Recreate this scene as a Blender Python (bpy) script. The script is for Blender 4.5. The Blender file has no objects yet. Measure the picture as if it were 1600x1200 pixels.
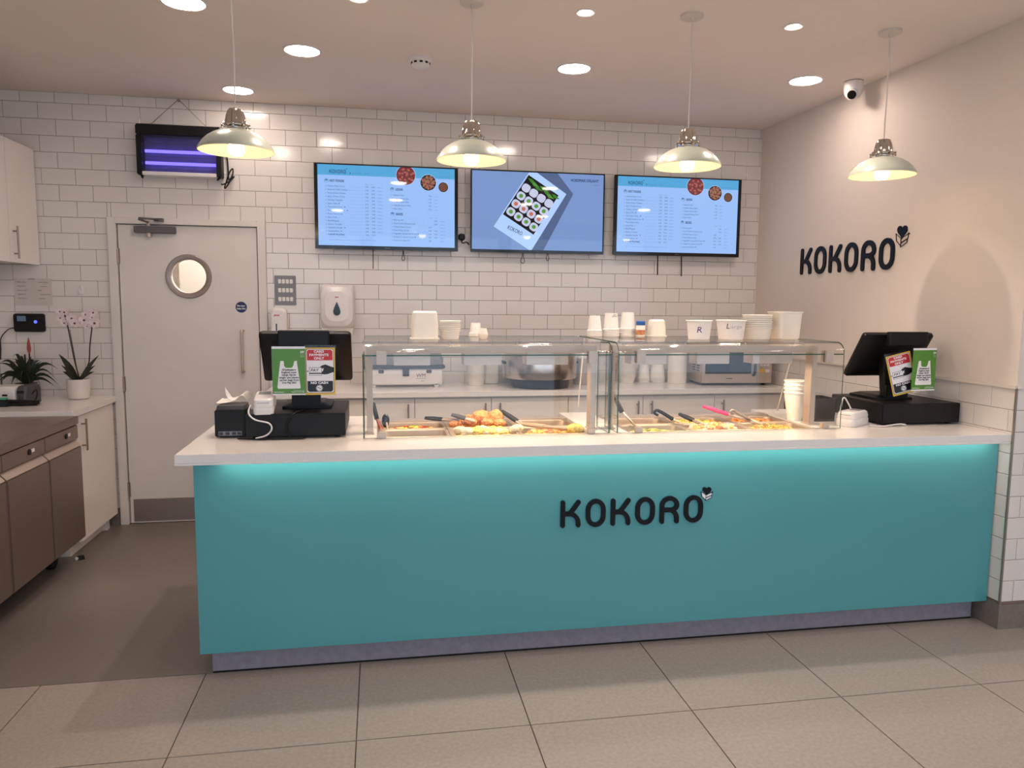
import bpy, bmesh, math, random
from mathutils import Matrix, Vector
random.seed(7)
PI = math.pi
C = bpy.context.scene.collection
SC = bpy.context.scene

# ------------------------------------------------------------------ camera
CAM = Vector((-2.8276, -5.36897, 1.52024))
RT = Vector((0.984744, -0.173780, 0.008956))
UP = Vector((0.009779, 0.106651, 0.994248))
FW = Vector((0.173736, 0.978992, -0.106724))
cd = bpy.data.cameras.new('camera')
cam = bpy.data.objects.new('camera', cd)
C.objects.link(cam)
cd.sensor_width = 36.0
cd.lens = 26.3724
cd.clip_start = 0.05
cam.matrix_world = Matrix(((RT.x, UP.x, -FW.x, CAM.x), (RT.y, UP.y, -FW.y, CAM.y), (RT.z, UP.z, -FW.z, CAM.z), (0, 0, 0, 1)))
SC.camera = cam

# ------------------------------------------------------------------ world, exposure, light levels
SC.view_settings.view_transform = 'Standard'
SC.view_settings.look = 'None'
SC.view_settings.gamma = 1.0
SC.view_settings.use_curve_mapping = False
SC.view_settings.exposure = 0.30
W = bpy.data.worlds.new('evening_sky')
SC.world = W
W.use_nodes = True
W.node_tree.nodes['Background'].inputs['Color'].default_value = (0.62, 0.78, 1.0, 1)
W.node_tree.nodes['Background'].inputs['Strength'].default_value = 2.0
L_DOWN = 72.0      # big round downlights
L_SPOT = 80.0
W_SPOT = 40.0      # beam of each small ceiling spot (W)
L_BULB = 17.0      # pendant bulbs
L_STRIP = 13.0      # LED strip under the worktop
L_GANTRY = 38.0    # warm lamps over the food
L_SCREEN = 0.84
L_UV = 2.3
WARM = (1.0, 0.83, 0.73)
BULB = (1.0, 0.76, 0.45)
FOODL = (1.0, 0.77, 0.52)

# ------------------------------------------------------------------ helpers: colour and materials
def lin(c):
    return tuple(((v / 255.0) / 12.92 if v / 255.0 <= 0.04045 else ((v / 255.0 + 0.055) / 1.055) ** 2.4) for v in c)

def mat(name, rgb, rough=0.5, metal=0.0, spec=0.5, noise=0.0, nscale=20.0, bump=0.0, bscale=80.0, coat=0.0, emit=None, estr=0.0, stretch=None, linear=False):
    m = bpy.data.materials.new(name)
    m.use_nodes = True
    nt = m.node_tree
    b = nt.nodes['Principled BSDF']
    c = rgb if linear else lin(rgb)
    b.inputs['Base Color'].default_value = (*c, 1)
    b.inputs['Roughness'].default_value = rough
    b.inputs['Metallic'].default_value = metal
    b.inputs['Specular IOR Level'].default_value = spec
    if coat:
        b.inputs['Coat Weight'].default_value = coat
        b.inputs['Coat Roughness'].default_value = 0.03
    if emit is not None:
        b.inputs['Emission Color'].default_value = (*emit, 1)
        b.inputs['Emission Strength'].default_value = estr
    if noise or bump:
        tc = nt.nodes.new('ShaderNodeTexCoord')
        mp = nt.nodes.new('ShaderNodeMapping')
        if stretch:
            mp.inputs['Scale'].default_value = stretch
        nt.links.new(tc.outputs['Object'], mp.inputs['Vector'])
    if noise:
        n = nt.nodes.new('ShaderNodeTexNoise')
        n.inputs['Scale'].default_value = nscale
        n.inputs['Detail'].default_value = 4
        nt.links.new(mp.outputs['Vector'], n.inputs['Vector'])
        r = nt.nodes.new('ShaderNodeMapRange')
        r.inputs['From Min'].default_value = 0.3
        r.inputs['From Max'].default_value = 0.7
        r.inputs['To Min'].default_value = 1 - noise
        r.inputs['To Max'].default_value = 1 + noise
        nt.links.new(n.outputs['Fac'], r.inputs['Value'])
        h = nt.nodes.new('ShaderNodeHueSaturation')
        h.inputs['Color'].default_value = (*c, 1)
        nt.links.new(r.outputs['Result'], h.inputs['Value'])
        nt.links.new(h.outputs['Color'], b.inputs['Base Color'])
    if bump:
        n2 = nt.nodes.new('ShaderNodeTexNoise')
        n2.inputs['Scale'].default_value = bscale
        nt.links.new(mp.outputs['Vector'], n2.inputs['Vector'])
        bp = nt.nodes.new('ShaderNodeBump')
        bp.inputs['Strength'].default_value = bump
        bp.inputs['Distance'].default_value = 0.01
        nt.links.new(n2.outputs['Fac'], bp.inputs['Height'])
        nt.links.new(bp.outputs['Normal'], b.inputs['Normal'])
    return m

def emat(name, col, strength):
    m = bpy.data.materials.new(name)
    m.use_nodes = True
    nt = m.node_tree
    nt.nodes.clear()
    o = nt.nodes.new('ShaderNodeOutputMaterial')
    e = nt.nodes.new('ShaderNodeEmission')
    e.inputs['Color'].default_value = (*col, 1)
    e.inputs['Strength'].default_value = strength
    nt.links.new(e.outputs[0], o.inputs['Surface'])
    return m

def glass_mat(name, tint=(0.96, 0.985, 0.97), rough=0.0, ior=1.5):
    m = bpy.data.materials.new(name)
    m.use_nodes = True
    nt = m.node_tree
    nt.nodes.clear()
    o = nt.nodes.new('ShaderNodeOutputMaterial')
    t = nt.nodes.new('ShaderNodeBsdfTransparent')
    t.inputs['Color'].default_value = (*tint, 1)
    g = nt.nodes.new('ShaderNodeBsdfGlossy')
    g.inputs['Roughness'].default_value = rough
    # two-sided Schlick reflectance so that both faces of a thin pane behave alike
    geo = nt.nodes.new('ShaderNodeNewGeometry')
    dot = nt.nodes.new('ShaderNodeVectorMath'); dot.operation = 'DOT_PRODUCT'
    nt.links.new(geo.outputs['Normal'], dot.inputs[0]); nt.links.new(geo.outputs['Incoming'], dot.inputs[1])
    def mth(op, a, b=None):
        n = nt.nodes.new('ShaderNodeMath'); n.operation = op
        for i, v in enumerate((a, b)):
            if v is None: continue
            if isinstance(v, (int, float)): n.inputs[i].default_value = v
            else: nt.links.new(v, n.inputs[i])
        return n.outputs[0]
    f0 = ((ior - 1) / (ior + 1)) ** 2
    k = mth('POWER', mth('SUBTRACT', 1.0, mth('ABSOLUTE', dot.outputs['Value'])), 5.0)
    fac = mth('ADD', mth('MULTIPLY', k, 1 - f0), f0)
    mx = nt.nodes.new('ShaderNodeMixShader')
    nt.links.new(fac, mx.inputs[0])
    nt.links.new(t.outputs[0], mx.inputs[1])
    nt.links.new(g.outputs[0], mx.inputs[2])
    nt.links.new(mx.outputs[0], o.inputs['Surface'])
    return m

M = {}
def dm(key, *a, **k):
    M[key] = mat(key, *a, **k)
dm('tile_white', (226, 219, 212), 0.13, bump=0.04, bscale=9, noise=0.02, nscale=3)
dm('grout', (128, 108, 98), 0.9, noise=0.1, nscale=60)
dm('paint_wall', (224, 212, 200), 0.75, bump=0.05, bscale=300, noise=0.01)
dm('paint_ceiling', (236, 224, 214), 0.85, noise=0.01, nscale=3, bump=0.03, bscale=200)
dm('paint_white', (222, 214, 206), 0.45, noise=0.015, nscale=8)
dm('cabinet_white', (236, 228, 220), 0.22, noise=0.015, nscale=5)
dm('quartz_white', (232, 226, 220), 0.16, noise=0.03, nscale=120)
dm('floor_tile', (160, 149, 139), 0.42, noise=0.10, nscale=70, bump=0.06, bscale=220)
dm('floor_grout', (95, 86, 78), 0.9, noise=0.1)
dm('vinyl', (118, 108, 99), 0.38, noise=0.05, nscale=40, bump=0.05, bscale=400)
dm('stone_kick', (138, 132, 140), 0.45, noise=0.12, nscale=40, bump=0.05, bscale=160)
dm('skirting_tile', (124, 114, 107), 0.45, noise=0.1, nscale=40)
dm('teal_glass', (78, 154, 158), 0.10, spec=0.5, coat=0.3, noise=0.01, nscale=2)
dm('steel', (196, 180, 168), 0.45, 0.65, noise=0.05, nscale=60, stretch=(1, 1, 12))
dm('steel_dark', (166, 150, 140), 0.45, 1.0, noise=0.06, nscale=40, stretch=(1, 1, 20))
dm('chrome', (205, 198, 190), 0.08, 1.0, noise=0.02)
dm('pan_steel', (176, 158, 138), 0.5, 0.8, noise=0.04, nscale=30)
dm('black_plastic', (16, 14, 14), 0.45, spec=0.3, noise=0.15, nscale=60, bump=0.05, bscale=500)
dm('black_gloss', (12, 11, 12), 0.12, noise=0.1)
dm('letter_black', (12, 12, 16), 0.4, spec=0.25, noise=0.1)
dm('dark_grey', (70, 68, 72), 0.4, noise=0.08)
dm('mid_grey', (128, 128, 134), 0.45, noise=0.06)
dm('white_plastic', (228, 222, 218), 0.3, noise=0.02)
dm('white_tub', (252, 246, 234), 0.4, noise=0.02)
dm('paper_cup', (250, 246, 240), 0.7, noise=0.03, nscale=50)
dm('paper', (238, 232, 222), 0.8, noise=0.02)
dm('shade_sage', (172, 176, 160), 0.3, coat=0.4, noise=0.03)
dm('shade_cream', (244, 232, 200), 0.5, noise=0.02)
dm('cord_white', (214, 204, 192), 0.6, noise=0.02)
dm('red_print', (196, 38, 42), 0.4, noise=0.03)
dm('green_print', (82, 138, 50), 0.35, noise=0.03)
dm('yellow_print', (236, 190, 60), 0.4, noise=0.03)
dm('white_print', (236, 232, 232), 0.4, noise=0.02)
dm('black_print', (22, 18, 22), 0.4, noise=0.05)
dm('blue_sign', (16, 24, 84), 0.35, noise=0.03)
dm('leaf_dark', (36, 46, 30), 0.45, noise=0.25, nscale=30)
dm('leaf_orchid', (44, 48, 32), 0.4, noise=0.2, nscale=30)
dm('stem_brown', (48, 30, 22), 0.5, noise=0.2)
dm('petal', (246, 230, 230), 0.55, noise=0.08, nscale=60)
dm('petal_heart', (110, 24, 52), 0.5, noise=0.1)
dm('bract_red', (160, 70, 52), 0.5, noise=0.15)
dm('soil', (50, 38, 30), 0.95, noise=0.3)
dm('pot_white', (222, 214, 206), 0.35, noise=0.02)
dm('pink_grip', (232, 40, 104), 0.4, noise=0.03)
dm('wood_red', (170, 86, 66), 0.5, noise=0.15)
dm('chicken', (214, 140, 80), 0.6, noise=0.35, nscale=70, bump=0.6, bscale=90)
dm('food_yellow', (240, 208, 96), 0.45, noise=0.3, nscale=60, bump=0.4)
dm('food_white', (240, 226, 190), 0.5, noise=0.12, nscale=60, bump=0.3)
dm('food_red', (214, 100, 60), 0.4, noise=0.3, nscale=60, bump=0.3)
dm('food_brown', (196, 130, 82), 0.35, noise=0.3, nscale=40, bump=0.4)
dm('food_green', (150, 160, 60), 0.45, noise=0.3, nscale=60, bump=0.3)
dm('food_orange', (232, 160, 84), 0.45, noise=0.3, nscale=60, bump=0.3)
dm('food_pink', (236, 176, 140), 0.45, noise=0.2, nscale=60, bump=0.3)
dm('sauce', (200, 136, 80), 0.18, noise=0.25, nscale=18, bump=0.2, bscale=25)
dm('food_tray_white', (246, 238, 220), 0.3, noise=0.02)
dm('notice_sheet', (208, 198, 190), 0.8, noise=0.02)
dm('closer_grey', (104, 97, 98), 0.4, 0.3, noise=0.05)
dm('mint', (70, 170, 140), 0.4, noise=0.05)
dm('amber_key', (232, 170, 40), 0.4, noise=0.05)
dm('blue_lid', (36, 92, 170), 0.4, noise=0.05)
dm('ink_blue', (44, 34, 120), 0.6, noise=0.05)
dm('ink_faint', (206, 196, 182), 0.7, noise=0.05)
dm('ink_black', (40, 34, 36), 0.6, noise=0.05)
dm('cooker_steel', (196, 186, 180), 0.22, 1.0, noise=0.06, nscale=30)
dm('cooker_base', (46, 48, 66), 0.3, noise=0.1)
dm('oven_window', (24, 22, 24), 0.1, noise=0.1)
dm('glass_edge', (24, 84, 66), 0.15, noise=0.05)
dm('jar_dark', (46, 40, 38), 0.15, noise=0.15)
dm('zapper_back', (96, 88, 140), 0.4, noise=0.1)
dm('bead_trim', (168, 156, 146), 0.35, 0.8, noise=0.05)
dm('dado_white', (220, 208, 198), 0.4, noise=0.02)
dm('street', (190, 188, 186), 0.8, noise=0.1)
M['glass'] = glass_mat('clear_glass', (0.985, 0.992, 0.986))
M['perspex'] = glass_mat('clear_perspex', (0.97, 0.97, 0.97), 0.05, 1.35)
M['lamp_down'] = emat('lamp_downlight', WARM, L_DOWN)
M['lamp_down_soft'] = emat('lamp_downlight_soft', WARM, L_DOWN * 0.5)
M['lamp_down_side'] = emat('lamp_downlight_side', WARM, L_DOWN * 0.8)
M['lamp_spot'] = emat('lamp_spot', WARM, L_SPOT)
M['lamp_bulb'] = emat('lamp_bulb', BULB, L_BULB)
M['lamp_strip'] = emat('lamp_led_strip', (1.0, 0.93, 0.82), L_STRIP)
M['lamp_food'] = emat('lamp_food', FOODL, L_GANTRY)
M['lamp_uv'] = emat('lamp_uv', (0.16, 0.12, 1.0), L_UV)
M['lamp_blue'] = emat('lamp_blue', (0.08, 0.10, 1.0), 2.0)
def translucent(key, k):
    nt = M[key].node_tree
    b = nt.nodes['Principled BSDF']
    o = nt.nodes['Material Output']
    t = nt.nodes.new('ShaderNodeBsdfTranslucent')
    t.inputs['Color'].default_value = b.inputs['Base Color'].default_value
    m = nt.nodes.new('ShaderNodeMixShader')
    m.inputs[0].default_value = k
    nt.links.new(b.outputs[0], m.inputs[1]); nt.links.new(t.outputs[0], m.inputs[2]); nt.links.new(m.outputs[0], o.inputs['Surface'])
translucent('white_tub', 0.2)
translucent('paper_cup', 0.15)
translucent('petal', 0.3)
def screen(key, rgb, k=1.0):
    M[key] = mat(key, (8, 8, 10), 0.03, spec=0.3, emit=lin(rgb), estr=L_SCREEN * k, noise=0.05)
screen('screen_blue', (152, 188, 244))
screen('screen_band', (84, 164, 214))
screen('screen_ink', (34, 62, 108))
screen('screen_ink2', (92, 122, 176))
screen('screen_badge', (40, 110, 160))
screen('screen_grey', (120, 148, 200))
screen('screen_shadow', (84, 100, 138))
screen('screen_card', (176, 206, 250))
screen('screen_dark', (24, 20, 26))
screen('screen_rice', (196, 200, 226))
screen('screen_green', (84, 150, 60))
screen('screen_salmon', (196, 110, 90))
screen('screen_leaf', (58, 120, 40))
screen('screen_brown', (110, 70, 60))
screen('screen_red', (120, 44, 52))
screen('screen_meat', (170, 96, 92))
screen('screen_tan', (150, 116, 84))
screen('screen_sauce', (112, 74, 56))
screen('screen_small', (90, 110, 130), 0.5)

# ------------------------------------------------------------------ helpers: geometry
def add_box(bm, x0, x1, y0, y1, z0, z1, bev=0.0, mi=0):
    vs = [bm.verts.new((x, y, z)) for x in (x0, x1) for y in (y0, y1) for z in (z0, z1)]
    fs = []
    for q in ((0, 1, 3, 2), (4, 6, 7, 5), (0, 4, 5, 1), (2, 3, 7, 6), (0, 2, 6, 4), (1, 5, 7, 3)):
        f = bm.faces.new([vs[i] for i in q]); f.material_index = mi; fs.append(f)
    if bev:
        es = list({e for f in fs for e in f.edges})
        r = bmesh.ops.bevel(bm, geom=es, offset=bev, segments=2, affect='EDGES', clamp_overlap=True)
        for f in r['faces']:
            f.material_index = mi
    return vs

def add_lathe(bm, prof, cx=0, cy=0, cz=0, n=24, axis='z', mi=0, cap=False):
    rings = []
    for r, h in prof:
        ring = []
        for i in range(n):
            a = 2 * PI * i / n
            u, v = r * math.cos(a), r * math.sin(a)
            p = (u, v, h) if axis == 'z' else ((u, h, v) if axis == 'y' else (h, u, v))
            ring.append(bm.verts.new((cx + p[0], cy + p[1], cz + p[2])))
        rings.append(ring)
    for a, b in zip(rings, rings[1:]):
        for i in range(n):
            f = bm.faces.new((a[i], a[(i + 1) % n], b[(i + 1) % n], b[i])); f.material_index = mi; f.smooth = True
    if cap:
        for rg in (rings[0], rings[-1]):
            f = bm.faces.new(rg); f.material_index = mi

def add_cyl(bm, c, r, h, n=20, axis='z', mi=0):
    add_lathe(bm, [(r, 0), (r, h)], *c, n=n, axis=axis, mi=mi, cap=True)

def add_tube(bm, pts, r, n=8, mi=0, caps=True):
    pts = [Vector(p) for p in pts]
    rr = list(r) if isinstance(r, (list, tuple)) else [r] * len(pts)
    if len(rr) != len(pts):
        k = (len(rr) - 1) / (len(pts) - 1)
        rr = [rr[min(int(i * k), len(rr) - 2)] * (1 - (i * k - min(int(i * k), len(rr) - 2))) + rr[min(int(i * k), len(rr) - 2) + 1] * (i * k - min(int(i * k), len(rr) - 2)) for i in range(len(pts))]
    rings = []
    prev = None
    for i, p in enumerate(pts):
        d = (pts[min(i + 1, len(pts) - 1)] - pts[max(i - 1, 0)]).normalized()
        if prev is None:
            a = d.orthogonal().normalized()
        else:
            a = (prev - d * prev.dot(d))
            a = a.normalized() if a.length > 1e-6 else d.orthogonal().normalized()
        prev = a
        b = d.cross(a)
        rings.append([bm.verts.new(p + (a * math.cos(2 * PI * k / n) + b * math.sin(2 * PI * k / n)) * rr[i]) for k in range(n)])
    for a, b in zip(rings, rings[1:]):
        for k in range(n):
            f = bm.faces.new((a[k], a[(k + 1) % n], b[(k + 1) % n], b[k])); f.smooth = True; f.material_index = mi
    if caps:
        for rg in (rings[0], rings[-1]):
            f = bm.faces.new(rg); f.material_index = mi

def smooth_path(pts, k=6):
    P = [Vector(p) for p in pts]
    out = []
    for i in range(len(P) - 1):
        p0, p1, p2, p3 = P[max(i - 1, 0)], P[i], P[i + 1], P[min(i + 2, len(P) - 1)]
        for j in range(k):
            t = j / k
            out.append(0.5 * ((2 * p1) + (p2 - p0) * t + (2 * p0 - 5 * p1 + 4 * p2 - p3) * t * t + (3 * p1 - p0 - 3 * p2 + p3) * t ** 3))
    out.append(P[-1])
    return out

def rrect(w, d, r, n=4):
    r = min(r, w / 2 - 1e-5, d / 2 - 1e-5)
    pts = []
    for cx, cy, a0 in ((w / 2 - r, d / 2 - r, 0), (-w / 2 + r, d / 2 - r, PI / 2), (-w / 2 + r, -d / 2 + r, PI), (w / 2 - r, -d / 2 + r, 1.5 * PI)):
        for i in range(n + 1):
            a = a0 + PI / 2 * i / n
            pts.append((cx + r * math.cos(a), cy + r * math.sin(a)))
    return pts

def add_loft(bm, loops, cx=0, cy=0, cz=0, n=4, cap0=True, cap1=True, mi=0, axis='z', smooth=True):
    # loops: (w, d, r, h[, ox, oy])
    rings = []
    for L in loops:
        w, d, r, h = L[:4]
        ox, oy = (L[4], L[5]) if len(L) > 4 else (0, 0)
        ring = []
        for u, v in rrect(w, d, r, n):
            u += ox; v += oy
            p = (u, v, h) if axis == 'z' else (u, h, v)
            ring.append(bm.verts.new((cx + p[0], cy + p[1], cz + p[2])))
        rings.append(ring)
    k = len(rings[0])
    for a, b in zip(rings, rings[1:]):
        for i in range(k):
            f = bm.faces.new((a[i], a[(i + 1) % k], b[(i + 1) % k], b[i])); f.material_index = mi; f.smooth = smooth
    if cap0:
        bm.faces.new(rings[0]).material_index = mi
    if cap1:
        bm.faces.new(rings[-1]).material_index = mi

def add_prism(bm, poly, y0, y1, mi=0, plane='xz'):
    def P(u, v, y):
        return (u, y, v) if plane == 'xz' else ((y, u, v) if plane == 'yz' else (u, v, y))
    a = [bm.verts.new(P(u, v, y0)) for u, v in poly]
    b = [bm.verts.new(P(u, v, y1)) for u, v in poly]
    bm.faces.new(a).material_index = mi
    bm.faces.new(b).material_index = mi
    n = len(poly)
    for i in range(n):
        bm.faces.new((a[i], a[(i + 1) % n], b[(i + 1) % n], b[i])).material_index = mi

def add_ribbon(bm, pts, hw, y0, y1, closed=False, mi=0):
    P = [Vector((p[0], p[1])) for p in pts]
    n = len(P)
    L, Rr = [], []
    for i in range(n):
        if closed:
            d1 = (P[i] - P[i - 1]).normalized(); d2 = (P[(i + 1) % n] - P[i]).normalized()
        else:
            d1 = (P[i] - P[max(i - 1, 0)]); d2 = (P[min(i + 1, n - 1)] - P[i])
            d1 = d1.normalized() if d1.length else d2.normalized()
            d2 = d2.normalized() if d2.length else d1
        nn = Vector((-(d1.y + d2.y), d1.x + d2.x)).normalized()
        c = max(0.5, nn.dot(Vector((-d1.y, d1.x))))
        L.append(P[i] + nn * hw / c); Rr.append(P[i] - nn * hw / c)
    if closed:
        la = [[bm.verts.new((p.x, y, p.y)) for p in q] for q in (L, Rr) for y in (y0, y1)]
        for i in range(n):
            j = (i + 1) % n
            for a, b in ((la[0], la[2]), (la[1], la[3]), (la[0], la[1]), (la[2], la[3])):
                bm.faces.new((a[i], a[j], b[j], b[i])).material_index = mi
        return
    d = (P[0] - P[1]).normalized(); e = (P[-1] - P[-2]).normalized()
    def capf(c, d):
        nrm = Vector((-d.y, d.x))
        return [c + nrm * hw * math.cos(t) + d * hw * math.sin(t) for t in [PI * k / 6 for k in range(1, 6)]]
    poly = L + capf(P[-1], e) + Rr[::-1] + capf(P[0], d)
    add_prism(bm, [(p.x, p.y) for p in poly], y0, y1, mi)

def arc(cx, cy, rx, ry, a0, a1, n=8):
    return [(cx + rx * math.cos(math.radians(a0 + (a1 - a0) * i / n)), cy + ry * math.sin(math.radians(a0 + (a1 - a0) * i / n))) for i in range(n + 1)]

def disc_poly(cx, cy, r, n=24):
    return [(cx + r * math.cos(2 * PI * i / n), cy + r * math.sin(2 * PI * i / n)) for i in range(n)]

def add_blob(bm, c, r, sub=1, jit=0.2, sq=(1, 1, 1), mi=0, smooth=True):
    before = len(bm.verts)
    res = bmesh.ops.create_icosphere(bm, subdivisions=sub, radius=r)
    ph = [random.uniform(0, 6) for _ in range(3)]
    for v in res['verts']:
        k = 1 + random.uniform(-jit, jit)
        v.co = Vector((v.co.x * sq[0], v.co.y * sq[1], v.co.z * sq[2])) * k + Vector(c)
    for v in res['verts']:
        for f in v.link_faces:
            f.smooth = smooth; f.material_index = mi

_tc = {}
def text_polys(s):
    if s not in _tc:
        cu = bpy.data.curves.new('t', 'FONT')
        cu.body = s
        cu.size = 1.0
        cu.resolution_u = 2
        ob = bpy.data.objects.new('t', cu)
        me = bpy.data.meshes.new_from_object(ob)
        vs = [v.co.copy() for v in me.vertices]
        ps = [tuple(p.vertices) for p in me.polygons]
        bpy.data.objects.remove(ob); bpy.data.curves.remove(cu); bpy.data.meshes.remove(me)
        _tc[s] = (vs, ps)
    return _tc[s]

def add_text(bm, s, x, z, h, y, width=None, align='l', mi=0, slant=0.0, rot=0.0, bold=0.0):
    vs, ps = text_polys(s)
    if not vs:
        return
    x0 = min(v.x for v in vs); x1 = max(v.x for v in vs)
    k = h / 0.72
    kx = k if width is None else width / max(x1 - x0, 1e-6)
    tw = (x1 - x0) * kx
    off = 0 if align == 'l' else (-tw / 2 if align == 'c' else -tw)
    for ri, rep in enumerate(((0, 0), (bold, 0), (0, bold), (bold, bold)) if bold else ((0, 0),)):
        nv = []
        for v in vs:
            px = (v.x - x0) * kx + off + slant * v.y * k + rep[0]
            pz = v.y * k + rep[1]
            c, sn = math.cos(rot), math.sin(rot)
            nv.append(bm.verts.new((x + px * c - pz * sn, y - 0.00012 * ri, z + px * sn + pz * c)))
        for p in ps:
            try:
                bm.faces.new([nv[i] for i in p]).material_index = mi
            except ValueError:
                pass

# ------------------------------------------------------------------ helpers: objects
def tag(o, label=None, cat=None, group=None, kind=None):
    if label: o['label'] = label
    if cat: o['category'] = cat
    if group: o['group'] = group
    if kind: o['kind'] = kind
    return o

def finish(bm, name, mats, smooth_angle=0.65):
    bmesh.ops.recalc_face_normals(bm, faces=bm.faces)
    for e in bm.edges:
        if len(e.link_faces) == 2 and e.calc_face_angle(0.0) > smooth_angle:
            e.smooth = False
    me = bpy.data.meshes.new(name)
    bm.to_mesh(me); bm.free()
    for m in (mats if isinstance(mats, (list, tuple)) else [mats]):
        me.materials.append(M[m] if isinstance(m, str) else m)
    return me

def obj(name, bm, mats, parent=None, local=False, label=None):
    # geometry is given in world space unless local=True
    if parent is not None and not local:
        bm.transform(world_of(parent).inverted())
    o = bpy.data.objects.new(name, finish(bm, name, mats))
    C.objects.link(o)
    if parent is not None:
        o.parent = parent
    if label:
        o['label'] = label
    return o

def world_of(o):
    m = o.matrix_basis.copy()
    while o.parent is not None:
        o = o.parent
        m = o.matrix_basis @ m
    return m

def thing(name, label, cat, loc=(0, 0, 0), rot=0.0, group=None, rx=0.0, ry=0.0):
    o = bpy.data.objects.new(name, None)
    o.empty_display_size = 0.05
    C.objects.link(o)
    o.location = loc
    o.rotation_euler = (rx, ry, rot)
    return tag(o, label, cat, group)

def single(name, bm, mats, label, cat, loc=(0, 0, 0), group=None, local=False, rot=0.0, rx=0.0):
    # a thing that is one mesh with its origin at loc
    if not local:
        bm.transform(Matrix.Translation(-Vector(loc)))
    o = bpy.data.objects.new(name, finish(bm, name, mats))
    C.objects.link(o)
    o.location = loc
    o.rotation_euler = (rx, 0, rot)
    return tag(o, label, cat, group)

def struct(name, bm, mats, parent=None):
    o = obj(name, bm, mats, parent)
    if parent is None:
        o['kind'] = 'structure'
    return o

def dup(root, loc, rot=None, label=None, group=None):
    r = root.copy(); C.objects.link(r); r.location = loc
    if rot is not None: r.rotation_euler = (0, 0, rot)
    if label: r['label'] = label
    if group: r['group'] = group
    for ch in list(root.children):
        c = ch.copy(); C.objects.link(c); c.parent = r
        for g in list(ch.children):
            d = g.copy(); C.objects.link(d); d.parent = c
    return r

def new():
    return bmesh.new()

def box_part(name, parent, m, x0, x1, y0, y1, z0, z1, bev=0.0, local=False, label=None):
    b = new(); add_box(b, x0, x1, y0, y1, z0, z1, bev)
    return obj(name, b, m, parent, local, label)

def tube_part(name, parent, m, pts, r, n=8, local=False, label=None):
    b = new(); add_tube(b, pts, r, n)
    return obj(name, b, m, parent, local, label)

# ================================================================== SETTING
HC = 2.829
XL = -5.26            # left wall face
XR = 1.7              # far right of the customer area
YF = -6.9             # shopfront
YP = -2.398           # face of the pier at the right end of the counter
Z1 = 2.764            # first full tile joint under the ceiling
TP, TW = 0.102, 0.202
DX0, DX1, DZ1 = -4.568, -3.578, 2.057   # door frame outline

b = new()
add_box(b, XL - 0.2, XR + 0.2, YF - 0.2, 0.2, -0.1, -0.006)
floor = struct('floor', b, 'floor_grout')
b = new(); add_box(b, XL, 0.06, -2.2625, 0.0, -0.006, 0.0)
obj('vinyl_sheet', b, 'vinyl', floor, label='smooth brown-grey vinyl behind the counter')
FX, FS = -3.54, 0.62
tmesh = None
rest = new()
for r in range(8):
    y1 = -2.2665 if r == 0 else -2.849 - FS * (r - 1)
    y0 = -2.845 if r == 0 else -2.849 - FS * r + 0.004
    for k in range(-3, 9):
        x0, x1 = FX + FS * k + 0.002, FX + FS * (k + 1) - 0.002
        x0 = max(x0, XL); x1 = min(x1, XR)
        if x1 - x0 < 0.03: continue
        if r <= 2:
            t = new(); add_box(t, x0, x1, y0, y1, -0.006, random.uniform(-0.0004, 0.0004) * 0 + 0.0, 0.0008)
            obj('floor_tile', t, 'floor_tile', floor)
        else:
            add_box(rest, x0, x1, max(y0, YF), y1, -0.006, 0.0)
o = obj('far_floor_tiles', rest, 'floor_tile', floor); o['kind'] = 'stuff'

b = new(); add_box(b, XL - 0.2, XR + 0.2, YF - 0.2, 0.2, HC, HC + 0.1)
struct('ceiling', b, 'paint_ceiling')

# ---- tiled walls: a plain wall mesh with recessed grout, every tile in view its own piece
def tile_mesh(w, h, cache={}):
    k = (round(w, 3), round(h, 3))
    if k not in cache:
        b = new()
        i, t = 0.0016, 0.008
        f = [b.verts.new(p) for p in ((i, 0, i), (w - i, 0, i), (w - i, 0, h - i), (i, 0, h - i))]
        g = [b.verts.new(p) for p in ((0, 0.0014, 0), (w, 0.0014, 0), (w, 0.0014, h), (0, 0.0014, h))]
        d = [b.verts.new(p) for p in ((0, t, 0), (w, t, 0), (w, t, h), (0, t, h))]
        b.faces.new(f)
        for q in range(4):
            n = (q + 1) % 4
            b.faces.new((f[q], f[n], g[n], g[q])); b.faces.new((g[q], g[n], d[n], d[q]))
        cache[k] = finish(b, 'tile', 'tile_white')
    return cache[k]

def cut(rect, holes):
    out = [rect]
    for hx0, hx1, hz0, hz1 in holes:
        nxt = []
        for x0, x1, z0, z1 in out:
            if x1 <= hx0 or x0 >= hx1 or z1 <= hz0 or z0 >= hz1:
                nxt.append((x0, x1, z0, z1)); continue
            if x0 < hx0: nxt.append((x0, hx0, z0, z1))
            if x1 > hx1: nxt.append((hx1, x1, z0, z1))
            xa, xb = max(x0, hx0), min(x1, hx1)
            if z0 < hz0: nxt.append((xa, xb, z0, hz0))
            if z1 > hz1: nxt.append((xa, xb, hz1, z1))
        out = nxt
    return [q for q in out if q[1] - q[0] > 0.012 and q[3] - q[2] > 0.012]

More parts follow.
